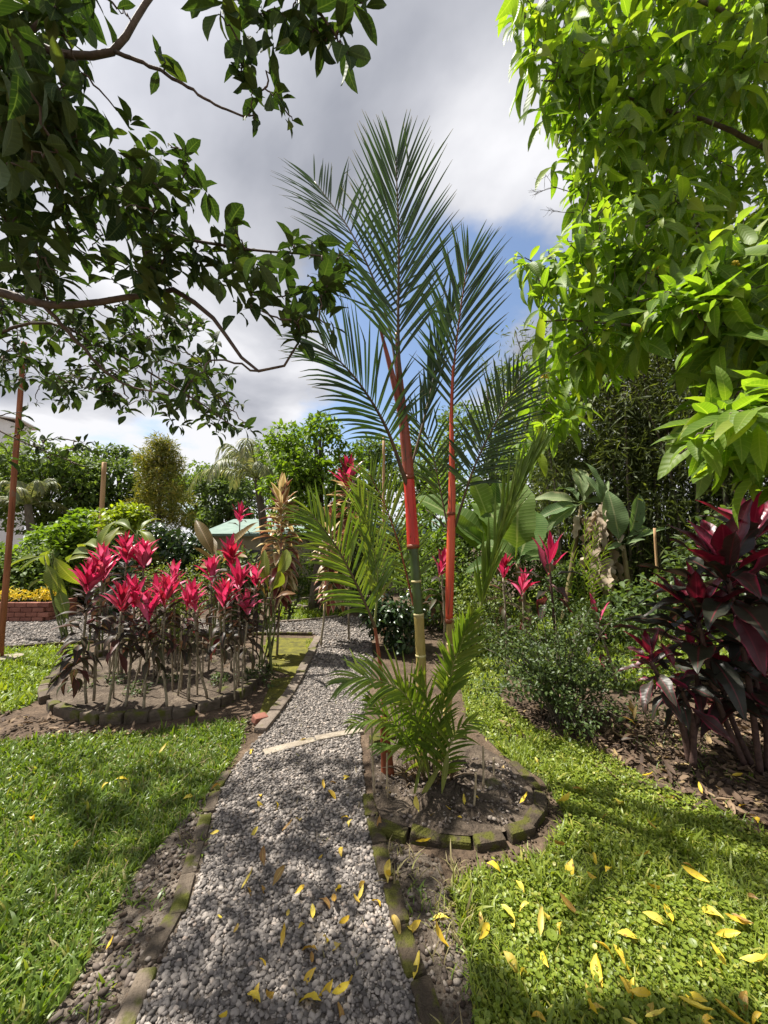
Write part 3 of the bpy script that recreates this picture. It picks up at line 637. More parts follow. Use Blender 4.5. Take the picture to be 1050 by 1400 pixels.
mound('soil_bed', [(505, 1025), (510, 1100), (522, 1132), (590, 1149), (640, 1154), (690, 1148), (718, 1132), (732, 1108), (727, 1084), (690, 1046), (640, 1018), (560, 1012)], .055, M['bed_soil'])
mound('soil_bed', [(66, 960), (65, 946), (88, 924), (114, 908), (170, 896), (250, 889), (318, 893), (353, 906), (354, 924), (332, 947), (300, 962), (255, 973), (165, 984), (120, 982)], .06, M['bed_soil'])
pb = px_poly([(512, 1040), (515, 1125), (590, 1145), (690, 1145), (725, 1105), (690, 1050)])
mb = stones('grit', pb, 2600, .0065, ICO1, M['grit'], .05, .7, 4, mask=lambda q: vnoise(q, 5, 6) > .3)
single('grit', mb, M['grit'], 'small stones and clods scattered in the palm bed', 'gravel', kind='stuff')
# low pale concrete strip across the path
edging('concrete_strip', 'low worn concrete strip laid across the gravel path', 'kerb', [G(x, y) for x, y in ((360, 1033), (400, 1022), (450, 1010), (500, 1002), (545, 997))], .40, .085, .08, .026, M['concrete'], 'slab', gap=.002, jit=.015)
o = link('loose_brick', brick_mesh('loose_brick', .12, .09, .07, M['red_brick'], 4), None, G(355, 988) + [0, 0, .03])
o.rotation_euler = (.15, .1, .7); o['label'] = 'small broken brick lying at the end of the slab edging'; o['category'] = 'brick'

# ------------------------------------------------------------------ fallen yellow leaves
FALL = {'gravel': [(445, 1078), (411, 1122), (384, 1136), (440, 1168), (362, 1184), (462, 1220), (455, 1222), (492, 1234), (326, 1262), (464, 1290), (476, 1342), (464, 1370), (298, 1388), (330, 1215), (372, 1211), (405, 1222), (445, 1290), (476, 1118), (484, 1120), (355, 1130), (480, 1062), (452, 1070), (448, 1080), (420, 1010), (335, 1212), (345, 1025), (490, 1215)],
        'verge': [(142, 1298), (262, 1088), (341, 1027), (296, 1250), (518, 1137), (526, 1192), (532, 1207), (535, 1250), (518, 1240), (563, 1272), (575, 1258), (613, 1255), (565, 1338), (617, 1295), (570, 1150), (520, 1165)],
        'bed': [(590, 1115), (570, 1110), (632, 1118), (635, 1100), (675, 1112), (688, 1046), (617, 1106), (708, 1098), (530, 1075), (655, 1092)],
        'lawn': [(703, 1204), (686, 1236), (740, 1279), (671, 1262), (700, 1268), (665, 1180), (757, 1150), (830, 1192), (815, 1200), (842, 1275), (885, 1206), (968, 1206), (963, 1236), (1000, 1248), (1020, 1260), (973, 1287), (960, 1322), (848, 1334), (812, 1287), (1022, 1355), (1040, 1385), (800, 1343), (803, 1365), (850, 1392), (1010, 1310), (845, 1100), (780, 1078), (832, 1113), (900, 1133), (730, 1035), (760, 1095), (770, 1260), (990, 1255), (745, 1398), (920, 1260), (655, 1245), (690, 1300), (870, 1170), (935, 1180), (1035, 1230), (880, 1390), (810, 1165), (960, 1395)],
        'shade': [(150, 1070), (290, 1140), (160, 1065), (112, 1148), (300, 1075), (40, 1120), (215, 1030)],
        'soil': [(1037, 1125), (928, 1092), (790, 1010), (1000, 1060), (960, 1085), (1020, 1100), (880, 1060)]}
FL = {'gravel': 'yellow fallen leaf lying on the grey gravel path', 'verge': 'yellow fallen leaf on the bare verge or kerb beside the gravel', 'bed': 'yellow fallen leaf on the soil of the palm bed',
      'lawn': 'yellow fallen leaf on the bright lawn beside the palm bed', 'shade': 'yellow fallen leaf on the shaded lawn in front of the ti plants', 'soil': 'yellow fallen leaf on the littered soil under the dark ti plant'}
fall_meshes = [tpl_mesh('fallen_leaf', leaf_tpl(w, 'lance' if k % 2 else 'ell', 8, b, f, .12, 1, .06, tw, seed=k), M['yellow_leaf']) for k, (w, b, f, tw) in enumerate([(.34, .8, .4, .5), (.26, -.9, .8, .3), (.42, 1.2, .3, -.6), (.22, 2.2, .9, .8), (.36, -1.5, .6, 1.0)])]
FZ = {'gravel': .030, 'verge': .028, 'bed': .06, 'lawn': .052, 'shade': .058, 'soil': .028}
FALL['gravel'] += [(float(x), float(y)) for x, y in zip(U(330, 500, 22), U(1040, 1390, 22))]; FALL['lawn'] += [(float(x), float(y)) for x, y in zip(U(700, 1040, 20), U(1170, 1395, 20))]
for k, pts in FALL.items():
    for (x, y) in pts:
        c = G(x + U(-3, 3), y, FZ[k]); o = link('fallen_leaf', fall_meshes[rng.integers(5)], None, [float(v) for v in c])
        s = float(U(.05, .10)) * (1.15 if k == 'lawn' else 1); o.scale = (s, s, s); o.rotation_euler = (float(rng.normal(.0, .25)), float(rng.normal(0, .35)), float(U(0, 6.28)))
        o['label'] = FL[k]; o['category'] = 'leaf'; o['group'] = 'yellow leaves fallen on the ' + k

# ------------------------------------------------------------------ the clump of red-stemmed palms
pb0 = G(585, 1062, .05)
palm = thing('clumping_palm', 'tall clumping palm with bright red crownshafts rising from the mossy bed', 'palm tree', pb0)
leaflet_budget = [300]
def leaflet_strip(mb, base, d0, ln, wid, nrm, droop, rnd, nseg=7, kink=None):
    """a pleated narrow strip starting at base, direction d0, sagging under gravity"""
    d = norm(d0); p = np.array(base, float); pts = [p.copy()]; st = ln / nseg
    for i in range(nseg):
        d = norm(d + np.array([0, 0, -1.0]) * droop * (i + 1) / nseg / nseg * 2)
        if kink and i == kink[0]: d = norm(d + np.asarray(kink[1]))
        p = p + d * st; pts.append(p.copy())
    pts = np.array(pts); tg = norm(np.gradient(pts, axis=0)); V, UV = [], []
    for i in range(nseg + 1):
        v = i / nseg; w = wid / 2 * min(1, .35 + 3 * v) * (1 - max(0, (v - .45) / .55) ** 1.6) + .0008
        x = norm(np.cross(tg[i], nrm)); z = np.cross(x, tg[i])
        V += [pts[i] - x * w + z * w * .45, pts[i], pts[i] + x * w + z * w * .45]; UV += [(-1, v, 0), (0, v, 0), (1, v, 0)]
    Q = [(3 * i + c, 3 * i + c + 1, 3 * i + c + 4, 3 * i + c + 3) for i in range(nseg) for c in (0, 1)]
    mb.add(np.array(V), Q, None, rnd, np.array(UV))
def frond(root, pts, nrm, ln, n=34, ang=(48, 22), s0=.25, droop=.35, wid=.034, rr=(.016, .004), mat='palm_leaf', rmat='rachis_dark', lift=.18, each=False, tipspread=1.0, cut=0, sides=(-1, 1), prof=(.55, .45), jit=1.0):
    p = resample(catmull(pts, 10), 60); tg = norm(np.gradient(p, axis=0)); nrm = norm(np.array(nrm, float))
    mb = MB(); tube(mb, p, np.linspace(rr[0], rr[1], 60), 6)
    fr = part('frond', mb, M[rmat], root)
    mbl = MB()
    for sd in sides:
        for i in range(n):
            t = (i + U(-.3, .3) * jit) / (n - 1); t = min(max(t, 0), 1); s = s0 + (1 - s0) * t
            k = min(59, int(s * 59)); b = p[k]; tn = tg[k]; nl = norm(nrm - tn * np.dot(nrm, tn)); side = np.cross(tn, nl) * sd
            a = R(ang[0] + (ang[1] - ang[0]) * t + rng.normal(0, 3.2) * jit)
            l = ln * (prof[0] + (1 - prof[0]) * math.sin(math.pi * min(1, t * .95 + .08)) ** .8 if t < .5 else prof[1] + (1 - prof[1]) * math.sin(math.pi * min(1, t * .95 + .08)) ** .7) * U(.9, 1.06)
            d = tn * math.cos(a) + side * math.sin(a) + nl * (lift + rng.normal(0, .07) * jit)
            kk = (int(rng.integers(3, 6)), rng.normal(0, .5, 3)) if rng.random() < .05 * jit else None
            tgt = mbl
            if each and leaflet_budget[0] > 0: tgt = MB()
            leaflet_strip(tgt, b, d, l, wid * U(.66, .98) * (1 - .35 * t), nl, droop * U(.6, 1.5), rng.random(), kink=kk)
            if tgt is not mbl:
                leaflet_budget[0] -= 1
                part('leaflet', tgt, M[mat], fr, base=root)
    if mbl.n: part('leaflets', mbl, M[mat], fr, base=root, kind='stuff')
    return fr
def D(*a): return [P(*q) for q in a]
# --- canes
def cane(pts, r, mats, rings, n=14):
    """pts: world polyline bottom to top; rings: fractions"""
    p = resample(catmull(pts, 10), 60); f = np.linspace(0, 1, 60); rad = np.interp(f, [0, .06, 1], [r * 1.3, r * 1.05, r])
    rad = rad * (1 + .03 * np.sin(f * 60)); lo = 0
    for (mat, f1) in mats:
        hi = int(f1 * 59); mb = MB(); tube(mb, p[lo:hi + 1], rad[lo:hi + 1], n); o = part('stem', mb, M[mat], palm); lo = hi
    for q in rings:
        k = int(q * 59); mb = MB(); c = p[k]; tn = norm(p[min(k + 1, 59)] - p[max(k - 1, 0)])
        tube(mb, np.array([c - tn * .008, c - tn * .003, c + tn * .003, c + tn * .008]), np.array([1.0, 1.10, 1.10, 1.0]) * rad[k] * 1.01, n); part('stem_ring', mb, M['ring'], palm)
Y1 = 2.78
a0 = G(578, 1062, .05); a0[1] = Y1
cane([a0, P(577, 960, Y1), P(573, 850, Y1), P(565, 745, Y1)], .034, [('cane_yellow', .68), ('cane_green', 1.0)], [.30, .5, .68, .84])
def shaft(pts, rads, mat, name='crownshaft', n=14):
    p = resample(catmull(pts, 10), 40); rad = np.interp(np.linspace(0, 1, 40), np.linspace(0, 1, len(rads)), rads)
    mb = MB(); tube(mb, p, rad, n); return part(name, mb, M[mat], palm)
shaft(D((565, 748, Y1), (562, 700, Y1), (558.5, 648, Y1)), [.045, .041, .040], 'crownshaft')
shaft(D((558.7, 652, Y1), (556, 620, Y1 - .003), (551, 570, 2.76), (545, 500, 2.74), (542, 455, 2.73)), [.041, .039, .031, .021, .011], 'crownshaft_old', 'leaf_sheath')
shaft(D((559, 655, Y1 - .012), (553, 590, 2.76), (538, 520, 2.74), (520, 450, 2.74)), [.026, .030, .022, .010], 'crownshaft_old', 'leaf_sheath')
Y2 = 2.86
b0 = G(604, 1050, .05); b0[1] = Y2
cane([b0, P(611, 980, Y2), P(616, 900, Y2), P(615, 845, Y2)], .027, [('cane_yellow', 1.0)], [.35, .6, .82])
shaft(D((614, 850, Y2), (615, 790, Y2), (617, 720, Y2), (618, 640, Y2), (617, 560, Y2), (619, 500, Y2)), [.027, .032, .031, .027, .019, .011, .007], 'crownshaft_b')
# young red stems
for pts, rad in (([(534, 1052), (528, 1000), (522, 930), (516, 880), (511, 848)], [.030, .022, .016, .013, .010]),
                 ([(527, 1050), (524, 1010), (521, 980)], [.03, .022, .012])):
    q = [P(x, y, 2.72) for x, y in pts]; q[0][2] = .03
    shaft(q, rad, 'rachis_red', 'young_stem', 10)
# --- fronds of the tall stem
frond(palm, D((556, 640, 2.76), (545, 480, 2.72), (545, 330, 2.68), (541, 215, 2.66)), (.05, -1, .12), .72, 40, (40, 15), .36, .16, .026, each=True, rmat='rachis_dark', rr=(.018, .005))
frond(palm, D((553, 600, 2.8), (530, 440, 2.92), (484, 325, 3.08), (430, 248, 3.25)), (.25, -.9, .2), .70, 32, (58, 26), .40, .2, .025, each=True, mat='palm_leaf', rr=(.014, .004))
frond(palm, D((556, 662, 2.76), (528, 585, 2.66), (488, 520, 2.52), (440, 470, 2.42)), (.25, -.85, .45), .60, 30, (60, 24), .30, .4, .025, each=True, rr=(.018, .004))
frond(palm, D((562, 640, 2.82), (583, 560, 2.88), (604, 470, 2.92), (622, 405, 2.94)), (-.4, -.9, 0), .42, 22, (16, 8), .25, .15, .026, rr=(.012, .003))
# --- fronds of the second stem
frond(palm, D((617, 610, Y2), (620, 510, Y2), (630, 420, 2.84), (641, 352, 2.82)), (0, -1, .1), .60, 34, (42, 16), .22, .16, .024, each=True, rmat='rachis_red', rr=(.012, .004))
frond(palm, D((622, 720, Y2), (648, 640, 2.78), (682, 570, 2.68), (712, 515, 2.6)), (-.25, -.92, .25), .40, 30, (58, 24), .28, .25, .022, rr=(.011, .003), rmat='rachis_dark')
frond(palm, D((619, 760, 2.9), (600, 660, 3.0), (585, 600, 3.05), (560, 560, 3.1)), (.3, -.9, .2), .42, 20, (50, 24), .3, .4, .026, rr=(.009, .003))
# folded, freshly opening frond
frond(palm, D((648, 885, 2.78), (664, 800, 2.72), (700, 690, 2.62), (738, 615, 2.55)), (-.6, -.7, .2), .44, 30, (11, 4), .22, .1, .030, mat='palm_leaf_light', rmat='rachis_green', rr=(.012, .004))
# --- low fronds
frond(palm, D((513, 858, 2.70), (490, 805, 2.66), (460, 748, 2.6), (424, 700, 2.55)), (.55, -.7, .35), .44, 32, (56, 26), .12, .35, .028, mat='palm_leaf_light', rmat='rachis_dark', rr=(.012, .004))
frond(palm, D((512, 856, 2.71), (516, 790, 2.74), (505, 730, 2.75), (490, 680, 2.74)), (.2, -.95, .1), .36, 20, (26, 12), .2, .25, .026, mat='palm_leaf_light', rmat='rachis_green', rr=(.010, .003))
frond(palm, D((566, 830, 2.9), (548, 755, 2.95), (528, 695, 2.98), (505, 648, 3.0)), (.15, -.95, .2), .42, 28, (58, 26), .15, .25, .022, mat='palm_leaf_light', rmat='rachis_red', rr=(.009, .003))
frond(palm, D((607, 1000, 2.72), (617, 920, 2.68), (629, 885, 2.64), (645, 842, 2.58)), (.1, -.95, .2), .25, 28, (46, 16), .3, .2, .028, mat='palm_leaf_light', rmat='rachis_green', rr=(.009, .003))
frond(palm, D((586, 1060, 2.7), (574, 1000, 2.62), (552, 948, 2.52), (500, 926, 2.42), (468, 934, 2.38)), (.15, -.7, .65), .30, 30, (50, 22), .25, .5, .028, mat='palm_leaf_light', rmat='rachis_green', rr=(.009, .003))
frond(palm, D((588, 1062, 2.72), (578, 1010, 2.7), (562, 965, 2.66), (545, 935, 2.62)), (.2, -.95, .1), .22, 14, (40, 12), .25, .2, .030, mat='palm_leaf_light', rmat='rachis_green', rr=(.009, .003))
frond(palm, D((578, 1058, 2.68), (556, 1010, 2.58), (520, 985, 2.5), (484, 990, 2.45)), (.1, -.4, .9), .20, 20, (52, 24), .25, .6, .022, mat='palm_leaf_light', rmat='rachis_green', rr=(.007, .002))
frond(palm, D((596, 1064, 2.68), (600, 1000, 2.6), (606, 965, 2.54), (612, 935, 2.5)), (.1, -.95, .2), .2, 14, (32, 12), .2, .4, .030, mat='palm_leaf_light', rmat='rachis_green', rr=(.008, .002))
frond(palm, D((604, 1078, 2.62), (612, 1030, 2.58), (624, 1000, 2.54), (646, 985, 2.5)), (-.1, -.9, .3), .20, 16, (48, 20), .2, .4, .022, mat='palm_leaf_light', rmat='rachis_green', rr=(.007, .002))
for pts, nr, ln_, n_ in (([(582, 1064, 2.66), (566, 1020, 2.56), (536, 985, 2.46), (506, 960, 2.4)], (.2, -.8, .5), .24, 24), ([(594, 1066, 2.66), (592, 1010, 2.6), (585, 960, 2.55), (572, 925, 2.5)], (.15, -.95, .1), .26, 24),
                           ([(590, 1070, 2.6), (575, 1040, 2.5), (548, 1020, 2.42), (520, 1022, 2.38)], (.1, -.4, .9), .18, 20)):
    frond(palm, D(*pts), nr, ln_, int(n_ * .65), (44, 14), .2, .45, .026, mat='palm_leaf_light', rmat='rachis_green', rr=(.008, .002), jit=1.4)
# torn sheath edges and seams on the red shafts
for pts, r_, Yq in (([(565, 750), (564.5, 744)], .046, Y1), ([(614, 852), (614, 846)], .031, Y2), ([(559, 656), (558.5, 650)], .0425, Y1), ([(616.5, 705), (616.7, 700)], .0325, Y2)):
    p = np.array([P(x, y, Yq) for x, y in pts]); p = np.array([p[0], p[0] * .5 + p[1] * .5, p[1]]); mb = MB(); tube(mb, p, [r_ * .96, r_ * 1.03, r_ * .97], 14); part('sheath_edge', mb, M['rachis_red'], palm)
for (x0, y0, x1, y1, Yq, r_) in ((567, 742, 554, 660, Y1, .043), (613, 840, 621, 710, Y2, .032), (561, 735, 566, 690, Y1, .042), (617, 700, 614, 610, Y2, .028)):
    a, b = P(x0, y0, Yq - r_ * .93), P(x1, y1, Yq - r_ * .93); mb = MB(); q = resample(np.array([a, b]), 12); q[:, 0] += .004 * np.sin(np.linspace(0, 7, 12)); q[:, 1] += np.linspace(0, .004, 12); tube(mb, q, np.linspace(.0035, .0015, 12), 5); part('sheath_seam', mb, M['crownshaft_old'], palm)
mb = MB()
for (x, y, dx, dz, ln, w) in ((612, 1030, -.25, -.9, .22, .035), (600, 1050, -.6, -.6, .25, .03), (575, 1045, -.3, -.9, .2, .02)):
    leaflet_strip(mb, P(x, y, 2.55), np.array([dx, -.35, dz]), ln, w, np.array([0, -1, .3]), .2, rng.random())
part('drooping_leaf', mb, M['heliconia'], palm)
mb = MB()
for i in range(70):   # root mass and old fibre at the foot
    a = U(0, 6.28); r = U(.03, .16); c = pb0 + np.array([math.cos(a) * r, math.sin(a) * r * .8, 0]); c[2] = .04
    d = np.array([math.cos(a), math.sin(a), U(.2, 1.6)]); e = c + norm(d) * U(.05, .2); m_ = (c + e) / 2 + [0, 0, .03]
    tube(mb, catmull([c, m_, e], 3), np.linspace(.006, .002, 7), 4)
part('root_fibre', mb, M['rachis_dark'], palm, kind='stuff')
# stakes and a sprout in the bed
for i, (x, y, yt) in enumerate([(512, 1084, 985), (530, 1092, 1030), (661, 1078, 1020), (676, 1062, 1036), (648, 1104, 1056)]):
    b = G(x, y, .05); t = P(x + U(-4, 4), yt, b[1]); mb = MB(); tube(mb, catmull([b, (b + t) / 2 + rng.normal(0, .004, 3), t], 4), .0065, 6)
    single('garden_stake', mb, M['stake'], 'thin dry stick standing upright in the palm bed', 'stake', b, 'sticks in the palm bed')

# ------------------------------------------------------------------ ti plants
def rosette(root, c, axis, n, ln, meshes, th=(15, 75), up=None, droop=.0, spread=.0, base=None, wf=(.85, 1.15), name='leaf', gold=2.4):
    """n leaves round a shoot tip; th = angle to the axis from the inner to the outer leaf (degrees); c may slide down the axis by spread"""
    axis = norm(np.array(axis, float)); ref = np.array([1, 0, 0]) if abs(axis[0]) < .7 else np.array([0, 1, 0])
    u = norm(np.cross(axis, ref)); w = np.cross(axis, u); b0 = L0(base if base is not None else root)
    for i in range(n):
        f = i / max(1, n - 1); a = gold * i + rng.normal(0, .25); t = R(th[0] + (th[1] - th[0]) * f + rng.normal(0, 7))
        rad = u * math.cos(a) + w * math.sin(a); d = axis * math.cos(t) + rad * math.sin(t) + np.array([0, 0, -droop * f])
        o_ = c - axis * spread * f; s = ln * U(.82, 1.12) * (.75 + .25 * min(1, f * 3 + .2))
        Mx = frames(d[None], (axis - d * np.dot(axis, d) * .9 + np.array([0, 0, .05]) + rad * -.2)[None], s, np.array([U(*wf)]))[0]
        link(name, meshes[rng.integers(len(meshes))], root, matrix=to_matrix(Mx, o_ - b0))
def leafset(mat, wid, prof, bends, nseg=9, fold=.35, wave=.1, half=1, pet=.12, name='leaf', tear=0, twist=.2):
    return [tpl_mesh(name, leaf_tpl(wid, prof, nseg, b, fold, wave, half, pet, U(-twist, twist), k, tear), M[mat]) for k, b in enumerate(bends)]
TI_PINK = leafset('ti_pink', .24, 'ti', (.25, .5, .85, .05), twist=.5)
TI_VAR = [TI_PINK, TI_PINK[:2] + leafset('ti_rose', .22, 'ti', (.3, .7, 1.1)), leafset('ti_crimson', .23, 'ti', (.2, .6, .9)) + TI_PINK[:2]]
TI_DARK = leafset('ti_dark', .25, 'ti', (.5, .9, 1.3, 1.6))
def ti_plant(base, tip, label, npink, ndark, ln, group, r=.011, skirt=.35, extra=None, pink=TI_PINK, dark=TI_DARK, cm='cane_ti', name='ti_plant', th_p=(4, 34), th_d=(42, 108)):
    t = thing(name, label, 'ti plant', base, group)
    mid = (np.array(base) + tip) / 2 + rng.normal(0, .015, 3); p = resample(catmull([base, mid, tip], 8), 16)
    p[1:-1] += rng.normal(0, .003, (14, 3)); mb = MB(); tube(mb, p, np.linspace(r * 1.15, r * .9, 16) * (1 + .06 * np.sin(np.arange(16) * 2.1)), 7); part('cane', mb, M[cm], t)
    ax = norm(p[-1] - p[-4]) + rng.normal(0, .10, 3)
    rosette(t, p[-1] + np.array([0, 0, .05 + ln * .22]), ax, npink, ln, pink, th_p, spread=ln * .55)
    if ndark: rosette(t, p[-1] - np.array([0, 0, .05]), ax, ndark, ln * .95, dark, th_d, spread=skirt, droop=.25)
    return t
BED = [  # ground px, head px, leaves pink, dark, length, skirt
    ((118, 962), (118, 815), 15, 30, .30, .55), ((128, 958), (140, 790), 12, 12, .27, .3), ((145, 978), (166, 842), 11, 14, .25, .26), ((172, 968), (180, 828), 10, 12, .24, .25),
    ((196, 974), (204, 848), 12, 13, .25, .25), ((228, 968), (226, 825), 11, 13, .25, .25), ((258, 958), (256, 838), 11, 14, .24, .26),
    ((283, 955), (262, 845), 9, 11, .22, .22), ((300, 948), (302, 828), 12, 14, .25, .27), ((326, 938), (322, 815), 13, 16, .28, .32), ((336, 930), (338, 838), 11, 14, .26, .28),
    ((165, 925), (172, 778), 12, 12, .30, .25), ((190, 922), (195, 775), 12, 12, .30, .25), ((285, 918), (286, 790), 11, 12, .28, .25), ((316, 918), (318, 783), 12, 13, .30, .28),
    ((150, 920), (146, 785), 9, 10, .27, .25), ((240, 915), (238, 815), 9, 12, .26, .25), ((345, 915), (345, 812), 9, 12, .27, .25), ((210, 912), (214, 815), 6, 12, .26, .25)]
for i, (g, h, n1, n2, ln, sk) in enumerate(BED):
    b = G(*g, .05); tip = P(h[0] + U(-5, 5), h[1] - 2 + U(-9, 12), b[1] + U(-.08, .08))
    lab = 'pink-topped ti plant on a thin bare cane inside the brick-ringed bed'
    if i == 0: lab = 'fullest pink ti plant with a long dark leafy skirt in the ringed bed'
    if i in (11, 12, 15): lab = 'tall pink ti plant behind the full-skirted one in the ringed bed'
    ti_plant(b, tip, lab, int(n1 * U(1.3, 1.9)), int(n2 * (1.9 if i == 0 else 1.5)), ln * U(.92, 1.18), None if i == 0 else ('tall pink ti plants at the back of the bed' if i in (11, 12, 15) else 'pink ti plants in the ringed bed'), skirt=sk * (1.4 if i == 0 else 1.25), pink=TI_VAR[i % 3])
# bare canes standing in the same bed
for i in range(22):
    x = U(120, 345); g = (x, U(925, 968) - abs(x - 225) * .06); b = G(*g, .05); h = U(.35, .85); t = b + np.array([rng.normal(0, .05), rng.normal(0, .04), h]); mb = MB()
    tube(mb, catmull([b, (b + t) / 2 + rng.normal(0, .012, 3), t], 5), .0085, 6)
    single('bare_cane', mb, M['cane_ti'], 'bare leafless cane standing among the pink ti plants', 'cane', b, 'bare canes in the ringed bed')
# weeds at the rim of the bed
mb = MB()
def scatter_leaves(mb, c, rad, n, ln, tpls, upb=.7, shell=0.0, squash=None):
    c = np.array(c); d = rdir(n); r = (shell + (1 - shell) * rng.random(n)) ** (1 / 3); p = c + d * r[:, None] * np.array(rad)
    f = norm(rdir(n) + d * .5); up = norm(rdir(n) * (1 - upb) + np.array([0, 0, upb]))
    for j, t in enumerate(tpls):
        s = slice(j, None, len(tpls)); m = len(p[s]); mb.inst(t, frames(f[s] + [0, 0, -.15], up[s], ln * np.exp(rng.normal(0, .25, m))), p[s])
SMALL = [leaf_tpl(.5, 'ell', 3, b, .3) for b in (.3, .8)]
SIMPLE = [leaf_tpl(.5, 'ell', 2, b, .35) for b in (.3, .7)]
NARROW = [leaf_tpl(.16, 'lance', 3, b, .3) for b in (.3, .9)]
for (x, y, n) in ((185, 955, 150), (300, 940, 160), (345, 935, 160), (110, 950, 80), (355, 925, 120), (370, 940, 60), (160, 940, 90), (230, 940, 120)):
    b = G(x, y); scatter_leaves(mb, b + [0, 0, .08], (.12, .12, .09), n, .035, SMALL)
single('weeds', mb, M['shrub_leaf'], 'low dark weeds growing around the foot of the ti plants', 'weeds', kind='stuff')

# the large dark ti plant
TI_PUR = leafset('ti_purple', .27, 'ti', (.3, .6, .9, 1.3, .8), nseg=14, half=2, fold=.3, wave=.22, pet=.16, twist=.6)
TI_MAG = leafset('ti_magenta', .27, 'ti', (.1, .3, .5), nseg=12, half=2, fold=.35, wave=.10, pet=.14)
big = thing('ti_plant', 'huge dark purple ti plant with broad drooping leaves and magenta shoots', 'ti plant', G(1040, 1060))
for j, (g, h, n1, n2, ln) in enumerate([((1040, 1060), (995, 790), 7, 26, .58), ((1075, 1065), (1080, 800), 5, 20, .54), ((1020, 1050), (955, 850), 6, 22, .52), ((1085, 1040), (1030, 740), 6, 18, .52), ((1050, 1055), (1030, 920), 3, 20, .52), ((1030, 1050), (985, 930), 3, 16, .46)]):
    b = G(*g); tip = P(h[0], h[1], b[1] + U(-.05, .1)); mb = MB(); tube(mb, catmull([b, (b + tip) / 2 + rng.normal(0, .03, 3), tip], 8), np.linspace(.02, .015, 17), 8); part('cane', mb, M['cane_dark'], big)
    ax = np.array([-.12, -.1, 1.0]) if j != 1 else np.array([.15, 0, 1])
    rosette(big, tip + [0, 0, .05], ax, n1, ln * .95, TI_MAG, (12, 48), spread=.06); rosette(big, tip, ax, n2, ln, TI_PUR, (38, 96), spread=.25, droop=.05, wf=(.9, 1.25))
mid = thing('ti_plant', 'smaller purple ti plant with upright crimson shoots beside the huge dark one', 'ti plant', G(945, 1045))
for (g, h, n1, n2, ln) in [((945, 1045), (890, 905), 7, 12, .30), ((948, 1048), (925, 925), 2, 13, .30), ((940, 1040), (950, 900), 2, 12, .32)]:
    b = G(*g); tip = P(h[0], h[1], b[1] - .05); mb = MB(); tube(mb, catmull([b, (b + tip) / 2 + [.05, 0, 0], tip], 8), np.linspace(.026, .012, 17), 7); part('cane', mb, M['cane_dark'], mid)
    ax = np.array([-.3, -.1, 1.0]); rosette(mid, tip + [0, 0, .04], ax, n1, ln * .8, TI_MAG, (8, 45), spread=.05); rosette(mid, tip, ax, n2, ln, TI_PUR, (50, 110), spread=.2, droop=.2)
t = ti_plant(G(868, 1030), P(866, 992, 2.98), 'tiny bronze ti seedling on the littered soil', 4, 6, .14, None, r=.006, skirt=.08, pink=leafset('bronze', .3, 'ti', (.2, .5)), dark=TI_DARK, cm='cane_dark')

